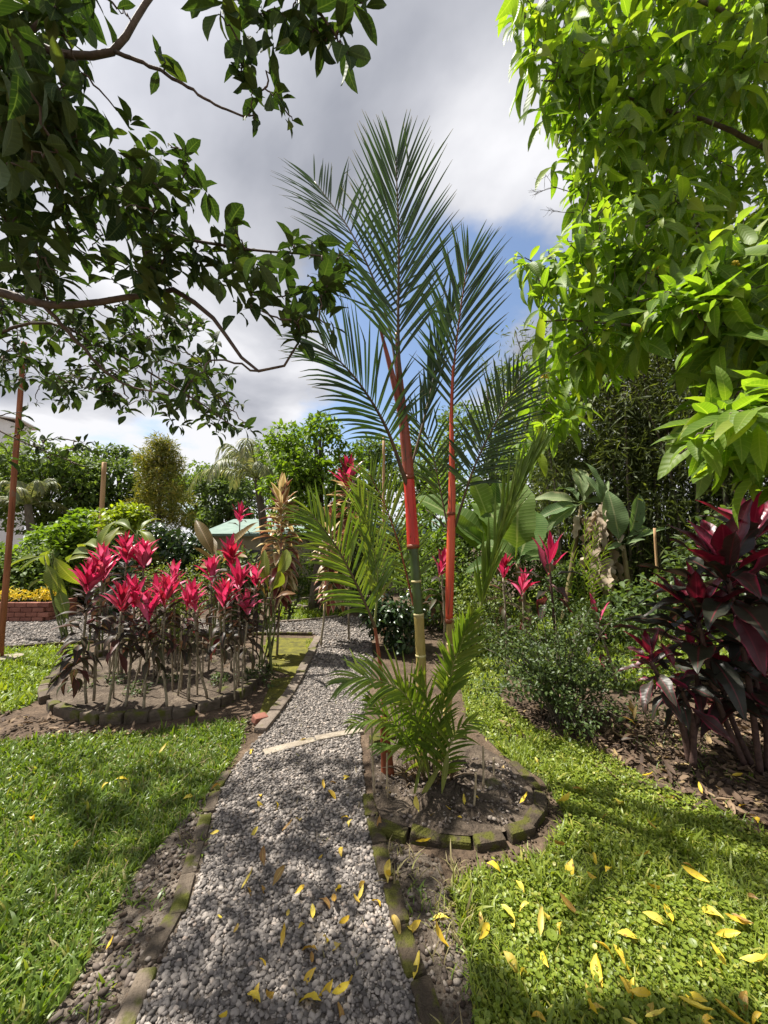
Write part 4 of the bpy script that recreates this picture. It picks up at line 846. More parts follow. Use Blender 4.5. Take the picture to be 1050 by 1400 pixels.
# ------------------------------------------------------------------ near trees
def nearest_on(polys, c):
    best = None
    for p in polys:
        d = np.linalg.norm(p - c, axis=1); k = int(d.argmin())
        if best is None or d[k] < best[0]: best = (d[k], p[k], norm(p[min(k + 1, len(p) - 1)] - p[max(0, k - 1)]))
    return best
def leafy_tree(root, boughs, clusters, tpls_obj, tpls, mat, barkmat, nobj=300, twig=.004):
    """boughs: list of (pts, r0, r1); clusters: list of (centre, axis, n, ln, th0, th1, droop)"""
    polys = []
    for k, (pts, r0, r1) in enumerate(boughs):
        p = resample(catmull(pts, 8), 24); p[1:-1] += rng.normal(0, r0 * .18, (22, 3)); polys.append(p)
        mb = MB(); tube(mb, p, np.linspace(r0, r1, 24), 8); part('trunk' if k == 0 else 'branch', mb, M[barkmat], root)
    tw = MB(); MX, TT = [], []
    order = sorted(range(len(clusters)), key=lambda i: nearest_on(polys, clusters[i][0])[0])
    allp = [p for p in polys]
    for i in order:
        c, ax, n, ln, th0, th1, dr = clusters[i]; c = np.array(c); ax = norm(np.array(ax, float))
        dist, q, tn = nearest_on(allp, c)
        if dist > .03:
            m_ = q * .45 + c * .55 + np.array([0, 0, .08 * dist]) - ax * dist * .12; p = catmull([q, m_, c], 5); p[1:-1] += rng.normal(0, .006, (len(p) - 2, 3))
            rr = min(.012, twig * (1 + dist * 1.2)); tube(tw, p, np.linspace(rr, .0022, len(p)), 5); allp.append(p)
        ref = np.array([1, 0, 0]) if abs(ax[0]) < .7 else np.array([0, 1, 0]); u = norm(np.cross(ax, ref)); w = np.cross(ax, u)
        for j in range(n):
            f = j / max(1, n - 1); a = 2.4 * j + rng.normal(0, .35); t = R(th0 + (th1 - th0) * f + rng.normal(0, 10)); rad = u * math.cos(a) + w * math.sin(a)
            d = norm(ax * math.cos(t) + rad * math.sin(t) + np.array([0, 0, -dr * (.5 + f)])); up = ax * .6 + np.array([0, 0, 1.0]) + rng.normal(0, .25, 3)
            MX.append(frames(d[None], up[None], ln * U(.7, 1.12) * (.7 + .3 * f), np.array([U(.85, 1.15)]))[0]); TT.append(c - ax * ln * .55 * f)
    part('twigs', tw, M[barkmat], root, kind='stuff')
    MX, TT = np.array(MX), np.array(TT)
    sz = np.linalg.norm(MX[:, :, 1], axis=1) / np.maximum(.3, TT[:, 1]); px = TT[:, 0] / np.maximum(.1, TT[:, 1])
    sz[(np.abs(px) > 1.05) | (TT[:, 1] < .4) | ((TT[:, 2] - 1.6) / np.maximum(.1, TT[:, 1]) > 1.7)] = 0
    o = np.argsort(-sz); big_, rest = o[:nobj], o[nobj:]
    b0 = L0(root)
    for i in big_: link('leaf', tpls_obj[rng.integers(len(tpls_obj))], root, matrix=to_matrix(MX[i], TT[i] - b0))
    mb = MB()
    for j, t in enumerate(tpls): mb.inst(t, MX[rest[j::len(tpls)]], TT[rest[j::len(tpls)]])
    if mb.n: part('foliage', mb, M[mat], root, kind='stuff')
    print('leaves', len(MX))
def pix_clusters(poly, dens, Y, ax, n, ln, th, dr, jitter=.5, keep=None):
    """shoot tips filling a slab of air between two depths; poly in image coordinates of the slab's middle"""
    lo, hi = np.min(poly, 0), np.max(poly, 0); N = int(np.prod(hi - lo) / 1e4 * dens); q = rng.uniform(lo, hi, (N, 2)); q = q[in_poly(q, poly)]
    out = []
    for x, y in q:
        Yd = U(*Y); a = norm(np.array(ax) + rng.normal(0, jitter, 3))
        out.append((P(x, y, Yd), a, int(rng.integers(n[0], n[1] + 1)), U(*ln), th[0], th[1], dr))
    return out
# --- the dark tree overhead on the shaded side
lt = thing('guava_tree', 'overhanging tree with dark oval leaves and crooked thin branches above the shaded lawn', 'tree', (-2.9, 1.5, 0))
LT_B = [([(-2.9, 1.5, 0), (-2.85, 1.5, 1.0), (-2.7, 1.55, 1.9), (-2.6, 1.6, 2.7), (-2.4, 1.7, 3.5)], .12, .06),
        ([(-2.68, 1.56, 2.1)] + D((-60, 400, 2.0), (60, 418, 2.0), (130, 412, 2.0), (200, 400, 2.0), (240, 398, 1.98), (300, 445, 1.95), (330, 490, 1.92), (350, 508, 1.9), (385, 500, 1.88), (410, 465, 1.85)), .035, .005),
        ([(-2.5, 1.65, 3.2)] + D((-20, 50, 1.6), (60, 68, 1.6), (110, 78, 1.6), (155, 70, 1.6), (180, 40, 1.6), (205, -5, 1.6), (240, -60, 1.6)), .026, .010),
        (D((155, 70, 1.6), (205, 90, 1.6), (245, 112, 1.6), (290, 140, 1.6), (335, 160, 1.6)), .009, .004),
        ([(-2.5, 1.65, 3.2)] + D((200, -80, 1.5), (360, -30, 1.5), (430, 15, 1.5), (460, 50, 1.5)), .022, .005),
        ([(-2.6, 1.6, 2.5)] + D((30, 215, 1.9), (100, 235, 1.9), (170, 290, 1.95), (230, 320, 1.95), (330, 340, 1.9), (440, 350, 1.85)), .022, .004),
        ([(-2.68, 1.56, 2.1)] + D((-40, 470, 2.6), (60, 440, 2.6), (150, 480, 2.7), (240, 530, 2.7), (330, 590, 2.7)), .018, .004),
        ([(-2.68, 1.56, 2.1)] + D((-60, 560, 2.3), (0, 590, 2.3), (70, 620, 2.35), (120, 640, 2.4)), .010, .003),
        (D((60, 418, 2.0), (100, 460, 2.1), (160, 520, 2.2), (230, 540, 2.2)), .012, .004)]
C = []
C += pix_clusters([(-60, -40), (120, -40), (95, 60), (110, 130), (130, 190), (60, 240), (-60, 260)], 17, (1.35, 1.9), (.25, -.1, -.1), (5, 8), (0.146, 0.207), (25, 85), .25)
C += pix_clusters([(-40, 150), (120, 160), (200, 190), (240, 260), (260, 330), (160, 380), (-40, 390)], 15, (1.6, 2.3), (.35, -.1, .2), (5, 9), (0.134, 0.183), (25, 85), .2)
C += pix_clusters([(180, 225), (265, 240), (300, 300), (400, 320), (470, 350), (470, 400), (430, 470), (380, 440), (300, 410), (200, 400)], 14, (1.65, 2.0), (.5, -.1, .25), (6, 9), (0.134, 0.183), (20, 80), .2)
C += pix_clusters([(-40, 390), (260, 400), (300, 480), (250, 590), (190, 570), (110, 540), (-40, 530)], 20, (2.1, 3.2), (.3, -.1, .15), (5, 8), (0.110, 0.159), (25, 85), .25)
C += pix_clusters([(-40, 420), (240, 420), (330, 520), (340, 590), (300, 600), (200, 560), (-40, 560)], 24, (2.6, 3.6), (.3, -.1, .15), (5, 8), (0.098, 0.134), (25, 85), .25)
C += pix_clusters([(-40, 520), (90, 560), (130, 610), (60, 640), (-40, 640)], 9, (2.2, 2.6), (.3, -.1, .1), (4, 6), (.09, .12), (30, 85), .25)
for (x, y, Y, ax, n, ln) in [(330, 60, 1.5, (0, -.1, -.9), 6, .2), (300, 20, 1.45, (-.2, -.1, -.9), 6, .21), (375, 75, 1.5, (.1, -.1, -.9), 7, .19), (475, 75, 1.5, (.3, -.1, -.9), 6, .18), (420, 40, 1.5, (.1, -.1, -.9), 7, .2), (500, 10, 1.5, (.8, -.1, -.2), 5, .17), (325, 90, 1.55, (-.2, -.2, -.3), 5, .16), (222, 78, 1.55, (.2, 0, .8), 4, .13), (232, 82, 1.55, (.5, 0, -.3), 3, .15), (335, 105, 1.55, (.2, -.2, -.5), 6, .15), (345, 120, 1.55, (-.3, -.2, .3), 6, .13), (385, 135, 1.55, (.5, 0, -.3), 6, .13), (350, 165, 1.58, (.2, 0, -.6), 5, .12), (400, 165, 1.55, (.8, 0, -.2), 4, .09),
                               (310, 0, 1.5, (0, -.2, -.9), 6, .19), (355, 20, 1.5, (0, -.2, -.9), 7, .19), (390, 30, 1.5, (.2, -.1, -.8), 7, .18), (440, 55, 1.5, (.2, -.1, -.9), 8, .17), (465, 40, 1.5, (.5, -.1, -.7), 7, .17), (490, 0, 1.5, (.8, 0, .1), 5, .14), (410, 0, 1.48, (.3, -.2, -.6), 7, .18), (270, -5, 1.5, (-.2, 0, -.7), 4, .15),
                               (112, 100, 1.55, (0, -.1, -1), 2, .17), (180, 165, 1.7, (.2, 0, .8), 7, .12), (160, 12, 1.55, (.5, 0, .3), 3, .12), (30, 90, 1.15, (.5, -.1, -.6), 4, .22), (10, 40, 1.1, (.6, -.1, -.5), 5, .22),
                               (250, 535, 1.5, (.0, -.3, -.9), 3, .17), (262, 520, 1.55, (.3, 0, -.3), 4, .12), (345, 590, 2.3, (.6, 0, -.2), 7, .12), (300, 545, 2.4, (.5, 0, .2), 8, .10), (480, 345, 1.8, (.9, 0, .2), 6, .11), (445, 400, 1.75, (.6, -.2, -.5), 7, .14), (455, 455, 1.75, (.2, -.2, -.9), 6, .16), (410, 450, 1.8, (.2, 0, -.7), 6, .14), (230, 200, 1.8, (.3, 0, .9), 6, .14), (255, 205, 1.8, (.2, 0, 1), 5, .14)]:
    C.append((P(x, y, Y), ax, n, ln, 20, 75, .12))
GU = [leaf_tpl(w, 'ell', 8, b, .28, .05, 1, .07, tw, seed=k) for k, (w, b, tw) in enumerate([(.40, .35, .1), (.44, .7, -.15), (.36, 1.1, .2), (.42, -.2, 0)])]
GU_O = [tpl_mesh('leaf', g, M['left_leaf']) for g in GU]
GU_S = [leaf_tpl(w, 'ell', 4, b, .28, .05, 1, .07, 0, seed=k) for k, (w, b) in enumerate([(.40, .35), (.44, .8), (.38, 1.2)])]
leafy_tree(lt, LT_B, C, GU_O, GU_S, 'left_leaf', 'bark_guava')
# --- the bright tree opposite
rt = thing('broadleaf_tree', 'tall sunlit tree with long drooping yellow-green leaves and small yellow buds', 'tree', (4.5, 3.0, 0))
RT_B = [([(4.5, 3.0, 0), (4.5, 3.0, 1.2), (4.45, 3.05, 2.6), (4.4, 3.1, 4.0), (4.3, 3.1, 5.4), (4.1, 3.1, 6.6)], .13, .04),
        ([(4.46, 3.05, 2.2)] + D((1050, 560, 2.6), (960, 500, 2.5), (880, 450, 2.45), (800, 440, 2.5), (740, 440, 2.55)), .03, .005),
        ([(4.42, 3.08, 3.4)] + D((1000, 330, 3.0), (900, 310, 2.9), (820, 330, 2.9), (730, 360, 2.9)), .03, .005),
        ([(4.4, 3.1, 4.3)] + D((1000, 180, 3.1), (900, 150, 3.1), (820, 120, 3.1), (740, 110, 3.1)), .03, .005),
        ([(4.28, 3.1, 5.6)] + D((960, 0, 3.0), (860, -20, 3.0), (760, 0, 3.0), (710, 30, 3.0)), .025, .005),
        ([(4.5, 3.0, 1.7)] + D((1090, 600, 2.0), (1020, 590, 1.85), (960, 600, 1.8), (930, 620, 1.78)), .02, .004),
        ([(4.42, 3.08, 3.4)] + D((950, 440, 3.6), (850, 470, 3.5), (760, 520, 3.4), (720, 580, 3.35)), .02, .004)]
C = []
AX = (-.55, -.45, .1)
C += pix_clusters([(700, -60), (1120, -60), (1120, 120), (980, 130), (850, 200), (780, 180), (735, 120), (695, 10)], 22, (2.6, 3.6), AX, (6, 9), (0.291, 0.393), (25, 85), .75)
C += pix_clusters([(735, 110), (850, 150), (960, 120), (940, 240), (850, 330), (790, 300), (765, 230)], 23, (2.8, 3.7), AX, (6, 9), (0.248, 0.335), (25, 85), .75)
C += pix_clusters([(700, 355), (790, 310), (880, 240), (960, 260), (960, 330), (900, 420), (860, 480), (760, 520), (730, 470), (745, 410)], 31, (2.4, 3.3), AX, (6, 9), (0.233, 0.320), (25, 85), .75)
C += pix_clusters([(880, 400), (960, 330), (1120, 300), (1120, 480), (1000, 470), (920, 470)], 28, (1.9, 2.7), AX, (6, 9), (0.262, 0.349), (25, 85), .6)
C += pix_clusters([(705, 500), (790, 480), (850, 480), (800, 560), (740, 610), (700, 620)], 28, (2.8, 3.5), AX, (5, 8), (0.218, 0.291), (25, 85), .75)
C += pix_clusters([(930, 530), (1120, 490), (1120, 625), (1020, 625), (960, 585)], 28, (1.6, 2.2), AX, (6, 8), (0.262, 0.364), (25, 80), .35)
C += pix_clusters([(780, -40), (1150, -40), (1150, 420), (900, 400), (850, 280)], 28, (3.8, 5.0), AX, (6, 9), (0.262, 0.364), (25, 85), .75)
for (x, y, Y, n, ln) in [(705, 350, 2.8, 7, .15), (740, 365, 2.8, 6, .19), (700, 20, 3.0, 7, .2), (725, 60, 3.0, 7, .18), (870, 455, 2.2, 8, .26), (950, 430, 2.0, 8, .2), (745, 515, 2.7, 7, .17), (725, 545, 3.0, 7, .15), (1000, 560, 1.5, 7, .28), (950, 600, 1.6, 6, .2), (1030, 560, 1.4, 6, .26)]:
    C.append((P(x, y, Y), AX, n, ln, 20, 75, .6))
RL = [leaf_tpl(w, 'lance', 9, b, .32, .06, 1, .08, tw, seed=k) for k, (w, b, tw) in enumerate([(.28, .5, .2), (.32, .9, -.2), (.26, 1.2, .3), (.34, .2, 0)])]
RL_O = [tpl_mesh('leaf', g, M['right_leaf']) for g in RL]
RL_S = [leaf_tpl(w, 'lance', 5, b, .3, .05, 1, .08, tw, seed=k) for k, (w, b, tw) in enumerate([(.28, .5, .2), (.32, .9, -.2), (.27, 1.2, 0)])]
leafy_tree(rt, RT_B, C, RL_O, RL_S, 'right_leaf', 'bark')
for (x, y, Y) in [(745, 514, 2.68), (758, 505, 2.7), (898, 365, 2.5), (905, 430, 2.2), (897, 362, 2.5), (875, 450, 2.2), (1003, 362, 2.2)]:
    mb = MB(); c = P(x, y, Y); mb.inst(ICO1, np.stack([np.eye(3) * U(.006, .012) for _ in range(9)]), c + rng.normal(0, .012, (9, 3))); part('bud', mb, M['bud_yellow'], rt)
YL = [tpl_mesh('leaf', leaf_tpl(.3, 'lance', 8, .4, .3, .1, 1, .06, .3, seed=3), M['heliconia'])]
for (x, y, Y, ln) in [(733, 560, 2.9, .2), (962, 420, 2.0, .17), (905, 300, 2.6, .2), (1045, 190, 2.4, .2)]:
    o = link('leaf', YL[0], rt, matrix=to_matrix(frames(np.array([[.05, -.1, -1.0]]), np.array([[-.3, -1, .2]]), ln)[0], P(x, y, Y) - L0(rt))); o['label'] = 'yellowing leaf hanging straight down'
# bare twigs poking out towards the sky
mb = MB()
def twiggy(p, d, ln, r, lev):
    e = p + norm(d) * ln; m_ = (p + e) / 2 + rng.normal(0, ln * .06, 3); tube(mb, catmull([p, m_, e], 4), np.linspace(r, r * .6, 9), 4)
    if lev:
        for k in range(3): twiggy(m_ * (.5 - k * .2) + e * (.5 + k * .2), d + rng.normal(0, .45, 3), ln * U(.45, .65), r * .6, lev - 1)
twiggy(P(790, 265, 3.2), np.array([-.9, .05, .35]), .25, .005, 3); twiggy(P(795, 290, 3.2), np.array([-.8, .1, .1]), .2, .004, 2)
part('bare_twig', mb, M['bark'], rt)

# ------------------------------------------------------------------ shrubs, bananas and the planting behind
def bg_tree(name, label, cat, x, y_top, Y, w, mat, n=5200, ln=.16, tpls=None, clumps=26, trunk_r=.14, y_base=None, group=None, bark='bark', depth=.8, low=.25, leafpart='crown', upb=.55):
    """tree at depth Y whose top reaches image height y_top; w = crown width in metres"""
    tpls = tpls or SIMPLE; top = P(x, y_top, Y); H = top[2]; b = np.array([top[0], Y, 0.0]); t = thing(name, label, cat, b, group)
    ch = H * (1 - low); cz = H * low + ch * .5; mbk = MB(); p = catmull([b, b + [U(-.2, .2), 0, H * .4], b + [U(-.3, .3), 0, H * .85]], 8)
    tube(mbk, p, np.linspace(trunk_r, trunk_r * .3, len(p)), 8); tr = part('trunk', mbk, M[bark], t); ml = MB(); lim = MB()
    for k in range(clumps):
        d = rdir(1)[0]; r = U(.35, 1.0) ** .5 * .78; c = b + np.array([d[0] * w / 2 * r, d[1] * w / 2 * depth * r, cz + d[2] * ch / 2 * r])
        cr = U(.16, .30) * w * .62; q = p[int(np.clip((c[2] / H) * .8, .15, .95) * (len(p) - 1))]
        tube(lim, catmull([q, (q + c) / 2 + [0, 0, .1], c], 4), np.linspace(trunk_r * .3, .02, 9), 5)
        scatter_leaves(ml, c, (cr, cr, cr * .8), n // clumps, ln, tpls, upb, shell=.35)
    o = part('limb', lim, M[bark], t); o['kind'] = 'stuff'; part(leafpart, ml, M[mat], t, kind='stuff'); return t
def shrub(name, label, cat, c, rad, mat, n, ln, tpls=None, stems=8, group=None, stem_mat='bark', upb=.6, clumps=12):
    c = np.array(c, float); b = np.array([c[0], c[1], 0]); t = thing(name, label, cat, b, group); ms, ml = MB(), MB(); rad = np.array(rad)
    cs = [c + rdir(1)[0] * rad * U(.3, .85) for _ in range(clumps)]
    for k in range(stems):
        e = cs[k % clumps]; q = b + [U(-.1, .1) * rad[0], U(-.1, .1), 0]; tube(ms, catmull([q, (q + e) / 2 + rng.normal(0, .05, 3) * rad, e], 5), np.linspace(.012, .004, 11) * max(1, rad[0]), 5)
    for e in cs: 
        e = e.copy(); e[2] = max(e[2], rad[2] * .22); scatter_leaves(ml, e, rad * U(.28, .48), n // clumps, ln, tpls or SMALL, upb, shell=.2)
    v = np.concatenate(ml.v); v[:, 2] = np.abs(v[:, 2]) + .005; ml.v = [v]
    part('stem', ms, M[stem_mat], t).__setitem__('kind', 'stuff'); part('foliage', ml, M[mat], t, kind='stuff'); return t
# small-leaved shrub on the lawn: open, many fine stems
c = G(765, 985); sh = thing('garden_shrub', 'loose small-leaved green shrub spreading over the lawn edge by the bare soil', 'shrub', c)
ms, ml = MB(), MB()
for k in range(70):
    a = U(0, 6.28); r = U(.2, .95); h = U(.2, 1.05) * (1.15 - .45 * r); e = c + np.array([math.cos(a) * r * 1.05, math.sin(a) * r * .75 + .1, h]); q = c + rng.normal(0, .05, 3) * [1, 1, 0]
    p = catmull([q, (q + e) / 2 + [0, 0, .12], e], 8); tube(ms, p, np.linspace(.007, .002, len(p)), 4)
    for j in range(6, len(p)): scatter_leaves(ml, p[j], (.10, .10, .08), 7, .036, SMALL, .6)
    scatter_leaves(ml, e, (.15, .15, .09), 22, .036, SMALL, .6)
part('stem', ms, M['bark'], sh)['kind'] = 'stuff'; part('foliage', ml, M['shrub_leaf'], sh, kind='stuff')
shrub('garden_shrub', 'low leafy bush behind the loose small-leaved shrub', 'shrub', G(700, 880) + [0, 0, .35], (.55, .35, .5), 'shrub_leaf', 3000, .04)
shrub('garden_shrub', 'open bush with a pale yellow sprig on the far lawn', 'shrub', G(790, 872) + [0, 0, .3], (.6, .4, .42), 'shrub_leaf', 2200, .04)
shrub('lime_sprig', 'pale lime sprig rising behind the loose shrub', 'shrub', G(778, 905) + [0, 0, .38], (.13, .1, .12), 'bg_lime', 130, .045, stems=3, clumps=4)

BAN = leafset('banana_leaf', .34, 'banana', (.25, .6, 1.0, 1.5), nseg=16, half=2, fold=.25, wave=.10, pet=.16, tear=.14)
BANP = leafset('banana_pale', .36, 'ell', (.3, .7, 1.0, 1.4), nseg=16, half=2, fold=.25, wave=.10, pet=.16, tear=.1)
DRY = leafset('dry_leaf', .30, 'banana', (.25, .6, -.5, -.2), nseg=12, half=1, fold=.6, wave=.5, pet=.08, tear=.6, twist=.9)
HEL = leafset('heliconia', .30, 'ell', (.5, .9, 1.4), nseg=12, half=2, fold=.3, wave=.06, pet=.2)
BRZ = leafset('bronze', .30, 'ell', (.3, .7, 1.1), nseg=12, half=2, fold=.3, wave=.06, pet=.2)
def leaf_at(root, mesh, a, b, up=(0, -.6, .6), wf=1.0):
    """leaf blade from point a towards point b"""
    a, b = np.array(a), np.array(b); d = b - a; Mx = frames(d[None], np.array(up, float)[None], np.linalg.norm(d), np.array([wf]))[0]
    return link('leaf', mesh, root, matrix=to_matrix(Mx, a - L0(root)))
def banana(label, base, top, leaves, mat=BAN, r=.09, dry=0, name='banana_plant', stemmat='banana_stem', cat='banana plant', auto=0, ln=1.0):
    t = thing(name, label, cat, base); mb = MB(); p = catmull([base, (np.array(base) + top) / 2 + rng.normal(0, .03, 3), top], 8); tube(mb, p, np.linspace(r, r * .55, len(p)), 10); part('stem', mb, M[stemmat], t)
    for (x, y, Y, w) in leaves: leaf_at(t, mat[rng.integers(len(mat))], np.array(top) + rng.normal(0, .03, 3), P(x, y, Y), up=(rng.normal(0, .3), -.7, .6), wf=w)
    if auto: rosette(t, np.array(top), (0, 0, 1), auto, ln, mat, (15, 70), spread=.15)
    for k in range(dry):
        a = U(0, 6.28); o = np.array(top) - [0, 0, U(-.05, .55) * (top[2] - base[2])] + np.array([math.cos(a), math.sin(a), 0]) * r * 1.1; d = np.array([math.cos(a) * .22, math.sin(a) * .22, -1.0])
        link('dead_leaf', DRY[rng.integers(4)], t, matrix=to_matrix(frames(d[None], np.array([[math.cos(a), math.sin(a), .3]]), U(.4, .75) * ln)[0], o - L0(t)))
    return t
b = P(712, 741, 6.0) * [1, 1, 0]; banana('banana plant with one broad bright upright leaf beside the red palm stems', b, P(708, 770, b[1]), [(712, 640, b[1] - .3, 1.1), (660, 720, b[1], 1.1), (760, 745, b[1] - .2, 1.0), (660, 640, b[1] + .8, 1.1), (735, 690, b[1] + .6, 1.2), (640, 760, b[1] - .2, .9)], dry=3, r=.08, ln=.7)
b = P(690, 741, 6.6) * [1, 1, 0]; banana('banana plant with wide pale leaves behind the second red palm stem', b, P(680, 760, b[1]), [(650, 640, b[1] + .2, 1.0), (610, 700, b[1], .9), (575, 650, b[1] + .3, 1.0), (700, 640, b[1] + .5, 1.1), (640, 720, b[1] - .4, 1.2)], dry=2, r=.07, ln=.7)
b = P(765, 741, 7.4) * [1, 1, 0]; banana('banana plant with pale ragged leaves under the dark bamboo', b, P(795, 690, b[1]), [(795, 610, b[1], .8), (735, 665, b[1], .8), (735, 690, b[1] - .3, .7), (745, 710, b[1] - .4, .7), (820, 640, b[1], .7), (850, 680, b[1], .7), (770, 640, b[1] + .4, .8)], mat=BANP, dry=8, r=.06, ln=.8)
b = P(828, 741, 7.0) * [1, 1, 0]; d_ = banana('dying banana plant with a bundle of pale withered leaves hanging down its stem', b, P(822, 690, b[1]), [(818, 622, b[1], .5), (808, 640, b[1], .5), (832, 650, b[1], .5)], mat=BANP, dry=34, r=.075, ln=1.05)
b = P(862, 741, 6.8) * [1, 1, 0]; banana('young banana plant with smooth upright leaves beside the dying one', b, P(852, 745, b[1]), [(838, 668, b[1] - .2, 1.1), (882, 672, b[1], .8), (898, 705, b[1] - .2, .6), (880, 735, b[1] - .3, .7), (835, 745, b[1] - .2, .8), (912, 712, b[1] - .4, .4)], mat=BANP, r=.06)
# ti plants further back
TI_CRO = leafset('croton', .34, 'ti', (.5, .9, 1.3)); TI_PINK2 = TI_PINK
def back_ti(label, g, h, n1, n2, ln, pink=TI_PINK, dark=TI_DARK, skirt=.4, Y=None, cm='cane_ti', stems=1):
    b = G(*g); Y = Y or b[1]; b = np.array([P(g[0], 741, Y)[0], Y, 0.0]); return ti_plant(b, P(h[0], h[1], Y), label, n1, n2, ln, None, pink=pink, dark=dark, skirt=skirt, cm=cm, r=.015)
back_ti('variegated cream and maroon ti plant with a leafy column beside the lawn gap', (382, 830), (385, 690), 14, 110, .40, pink=leafset('croton', .26, 'ti', (.1, .3)), dark=TI_CRO, skirt=1.25, Y=5.6)
back_ti('variegated ti plant partly behind the low palm frond', (440, 830), (452, 730), 12, 80, .38, pink=leafset('croton', .26, 'ti', (.1, .3)), dark=TI_CRO, skirt=1.0, Y=6.0)
back_ti('tall ti plant with a pink and orange crown above the variegated ones', (478, 830), (476, 665), 26, 46, .46, pink=leafset('ti_magenta', .24, 'ti', (.1, .4)) + TI_PINK, dark=TI_CRO, skirt=.7, Y=6.4)
back_ti('small pink ti tuft beyond the gravel in the far planting', (328, 800), (328, 712), 14, 6, .36, Y=8.5)
back_ti('deep pink ti plant seen between the two red palm stems', (605, 850), (604, 785), 14, 14, .30, Y=5.2)
back_ti('low pink ti plant in front of the banana stems', (690, 850), (688, 790), 14, 12, .26, Y=5.0)
back_ti('crimson ti plant with tall folded red shoots beside the pale banana', (758, 850), (752, 778), 9, 10, .45, Y=4.7, pink=leafset('ti_magenta', .2, 'ti', (.05, .2)) + TI_PINK[:1], dark=TI_PUR, skirt=.3, cm='cane_dark')
back_ti('small rosy ti plant at the bend of the gravel path', (516, 868), (514, 845), 8, 4, .22, Y=6.2)
back_ti('pink-leaved ti plant fallen low among the banana stems', (712, 850), (715, 812), 9, 8, .3, Y=5.1)
back_ti('purple-brown ti plant drooping behind the loose shrub', (835, 900), (815, 850), 3, 14, .28, Y=4.4, dark=TI_PUR)
# heliconias and gingers
def heliconia(label, g, Y, leaves, mat=HEL, nst=4, stem='stem_green'):
    b = np.array([P(g, 741, Y)[0], Y, 0.0]); t = thing('heliconia', label, 'heliconia', b)
    for (x0, y0, x1, y1, dY, w) in leaves:
        a = P(x0, y0, Y); mb = MB(); q = b + rng.normal(0, .06, 3) * [1, 1, 0]; tube(mb, catmull([q, (q + a) / 2 + rng.normal(0, .03, 3), a], 6), np.linspace(.012, .008, 13), 6); part('stem', mb, M[stem], t)
        leaf_at(t, mat[rng.integers(len(mat))], a, P(x1, y1, Y + dY), up=(rng.normal(0, .3), -.5, .8), wf=w)
    return t
heliconia('yellow-green heliconia with arching drooping leaves beside the tall brown pole', 95, 6.6, [(60, 760, 5, 765, 0, .8), (66, 758, 20, 775, -.3, .8), (70, 755, 95, 800, -.2, .9), (62, 765, 75, 812, -.3, 1), (72, 752, 45, 752, .3, .9), (64, 790, 30, 800, -.2, .9), (78, 800, 90, 840, -.3, .9), (75, 790, 55, 835, 0, .9)])
heliconia('pale striped heliconia with upright leaves in front of the leafy hedge', 140, 5.6, [(135, 760, 70, 735, 0, .9), (138, 755, 100, 715, .2, .9), (136, 760, 138, 705, 0, 1.0), (140, 762, 155, 715, .2, 1), (142, 760, 180, 745, 0, 1), (130, 765, 85, 750, -.2, .8)])
heliconia('bronze heliconia with two long leaves in a wide V behind the pink ti plants', 298, 5.4, [(297, 770, 265, 700, 0, .8), (298, 770, 345, 708, .1, .7), (297, 775, 270, 745, -.3, .9), (300, 772, 330, 745, -.3, .9), (298, 765, 280, 720, .3, .8), (296, 780, 255, 760, .2, .9)], mat=BRZ)
heliconia('arching green ginger with long leaves before the golden conifer', 190, 6.5, [(185, 730, 150, 690, 0, .8), (188, 725, 215, 730, -.4, .8), (190, 730, 225, 760, -.4, .9), (185, 735, 145, 715, -.2, .8), (190, 732, 205, 690, .2, .8)])
heliconia('bronze-green canna with paddle leaves between the ringed bed and the variegated ti plant', 372, 4.9, [(368, 810, 355, 750, 0, .9), (372, 800, 410, 740, .1, .8), (370, 810, 395, 775, -.3, .9), (366, 820, 350, 790, -.2, .9), (374, 820, 400, 800, 0, 1), (360, 800, 340, 770, .2, 1)], mat=BRZ + HEL)
# slender dark-leaved sapling standing by the bed
c = G(380, 895); sap = thing('sapling', 'slender leaning sapling with drooping dark leaves beside the ringed bed', 'sapling', c)
for (xb, yb, xt, yt) in ((366, 898, 398, 770), (357, 900, 362, 770), (350, 898, 350, 800)):
    b = G(xb, yb); e = P(xt, yt, b[1]); mb = MB(); tube(mb, catmull([b, (b + e) / 2 + [.02, 0, 0], e], 6), np.linspace(.012, .006, 13), 6); part('stem', mb, M['cane_dark'], sap)
CO = [tpl_mesh('leaf', leaf_tpl(.4, 'ell', 6, b_, .3, .05, 1, .08), M['coffee']) for b_ in (.5, 1.0)]
for (x, y) in ((360, 800), (372, 815), (355, 830), (375, 840), (392, 825), (400, 830), (408, 812), (365, 850), (396, 836), (350, 850), (410, 805)):
    rosette(sap, P(x, y, c[1]), (.2, -.2, -.3), 6, .13, CO, (20, 80))

# poles
def pole(label, x, Y, y_top, r, mat='wood_pole', y_bot=None, foot=None):
    b = np.array([P(x, 741, Y)[0], Y, 0]); h = P(x, y_top, Y)[2]; mb = MB(); p = np.array([b + [0, 0, h * k / 14] for k in range(15)]); p[1:, :2] += np.cumsum(rng.normal(0, r * .05, (14, 2)), 0)
    tube(mb, p, np.linspace(r, r * .85, 15) * (1 + rng.normal(0, .02, 15)), 10)
    return single('garden_pole', mb, M[mat], label, 'pole', b)
pb_ = G(11, 902); pole('tall reddish brown wooden pole standing on a concrete pad by the lawn', 12, pb_[1], 468, .038)
mb = MB(); tube(mb, np.array([pb_ + [0, 0, -.05], pb_ + [0, 0, .045], pb_ + [0, 0, .05]]), [.17, .16, .13], 12); single('concrete_pad', mb, M['concrete'], 'small pale concrete pad around the foot of the tall pole', 'pad', pb_, smooth=False)
pole('weathered pale wooden pole rising from the hedge in front of the dark trees', 136, 8.6, 632, .055, 'wood_pale')
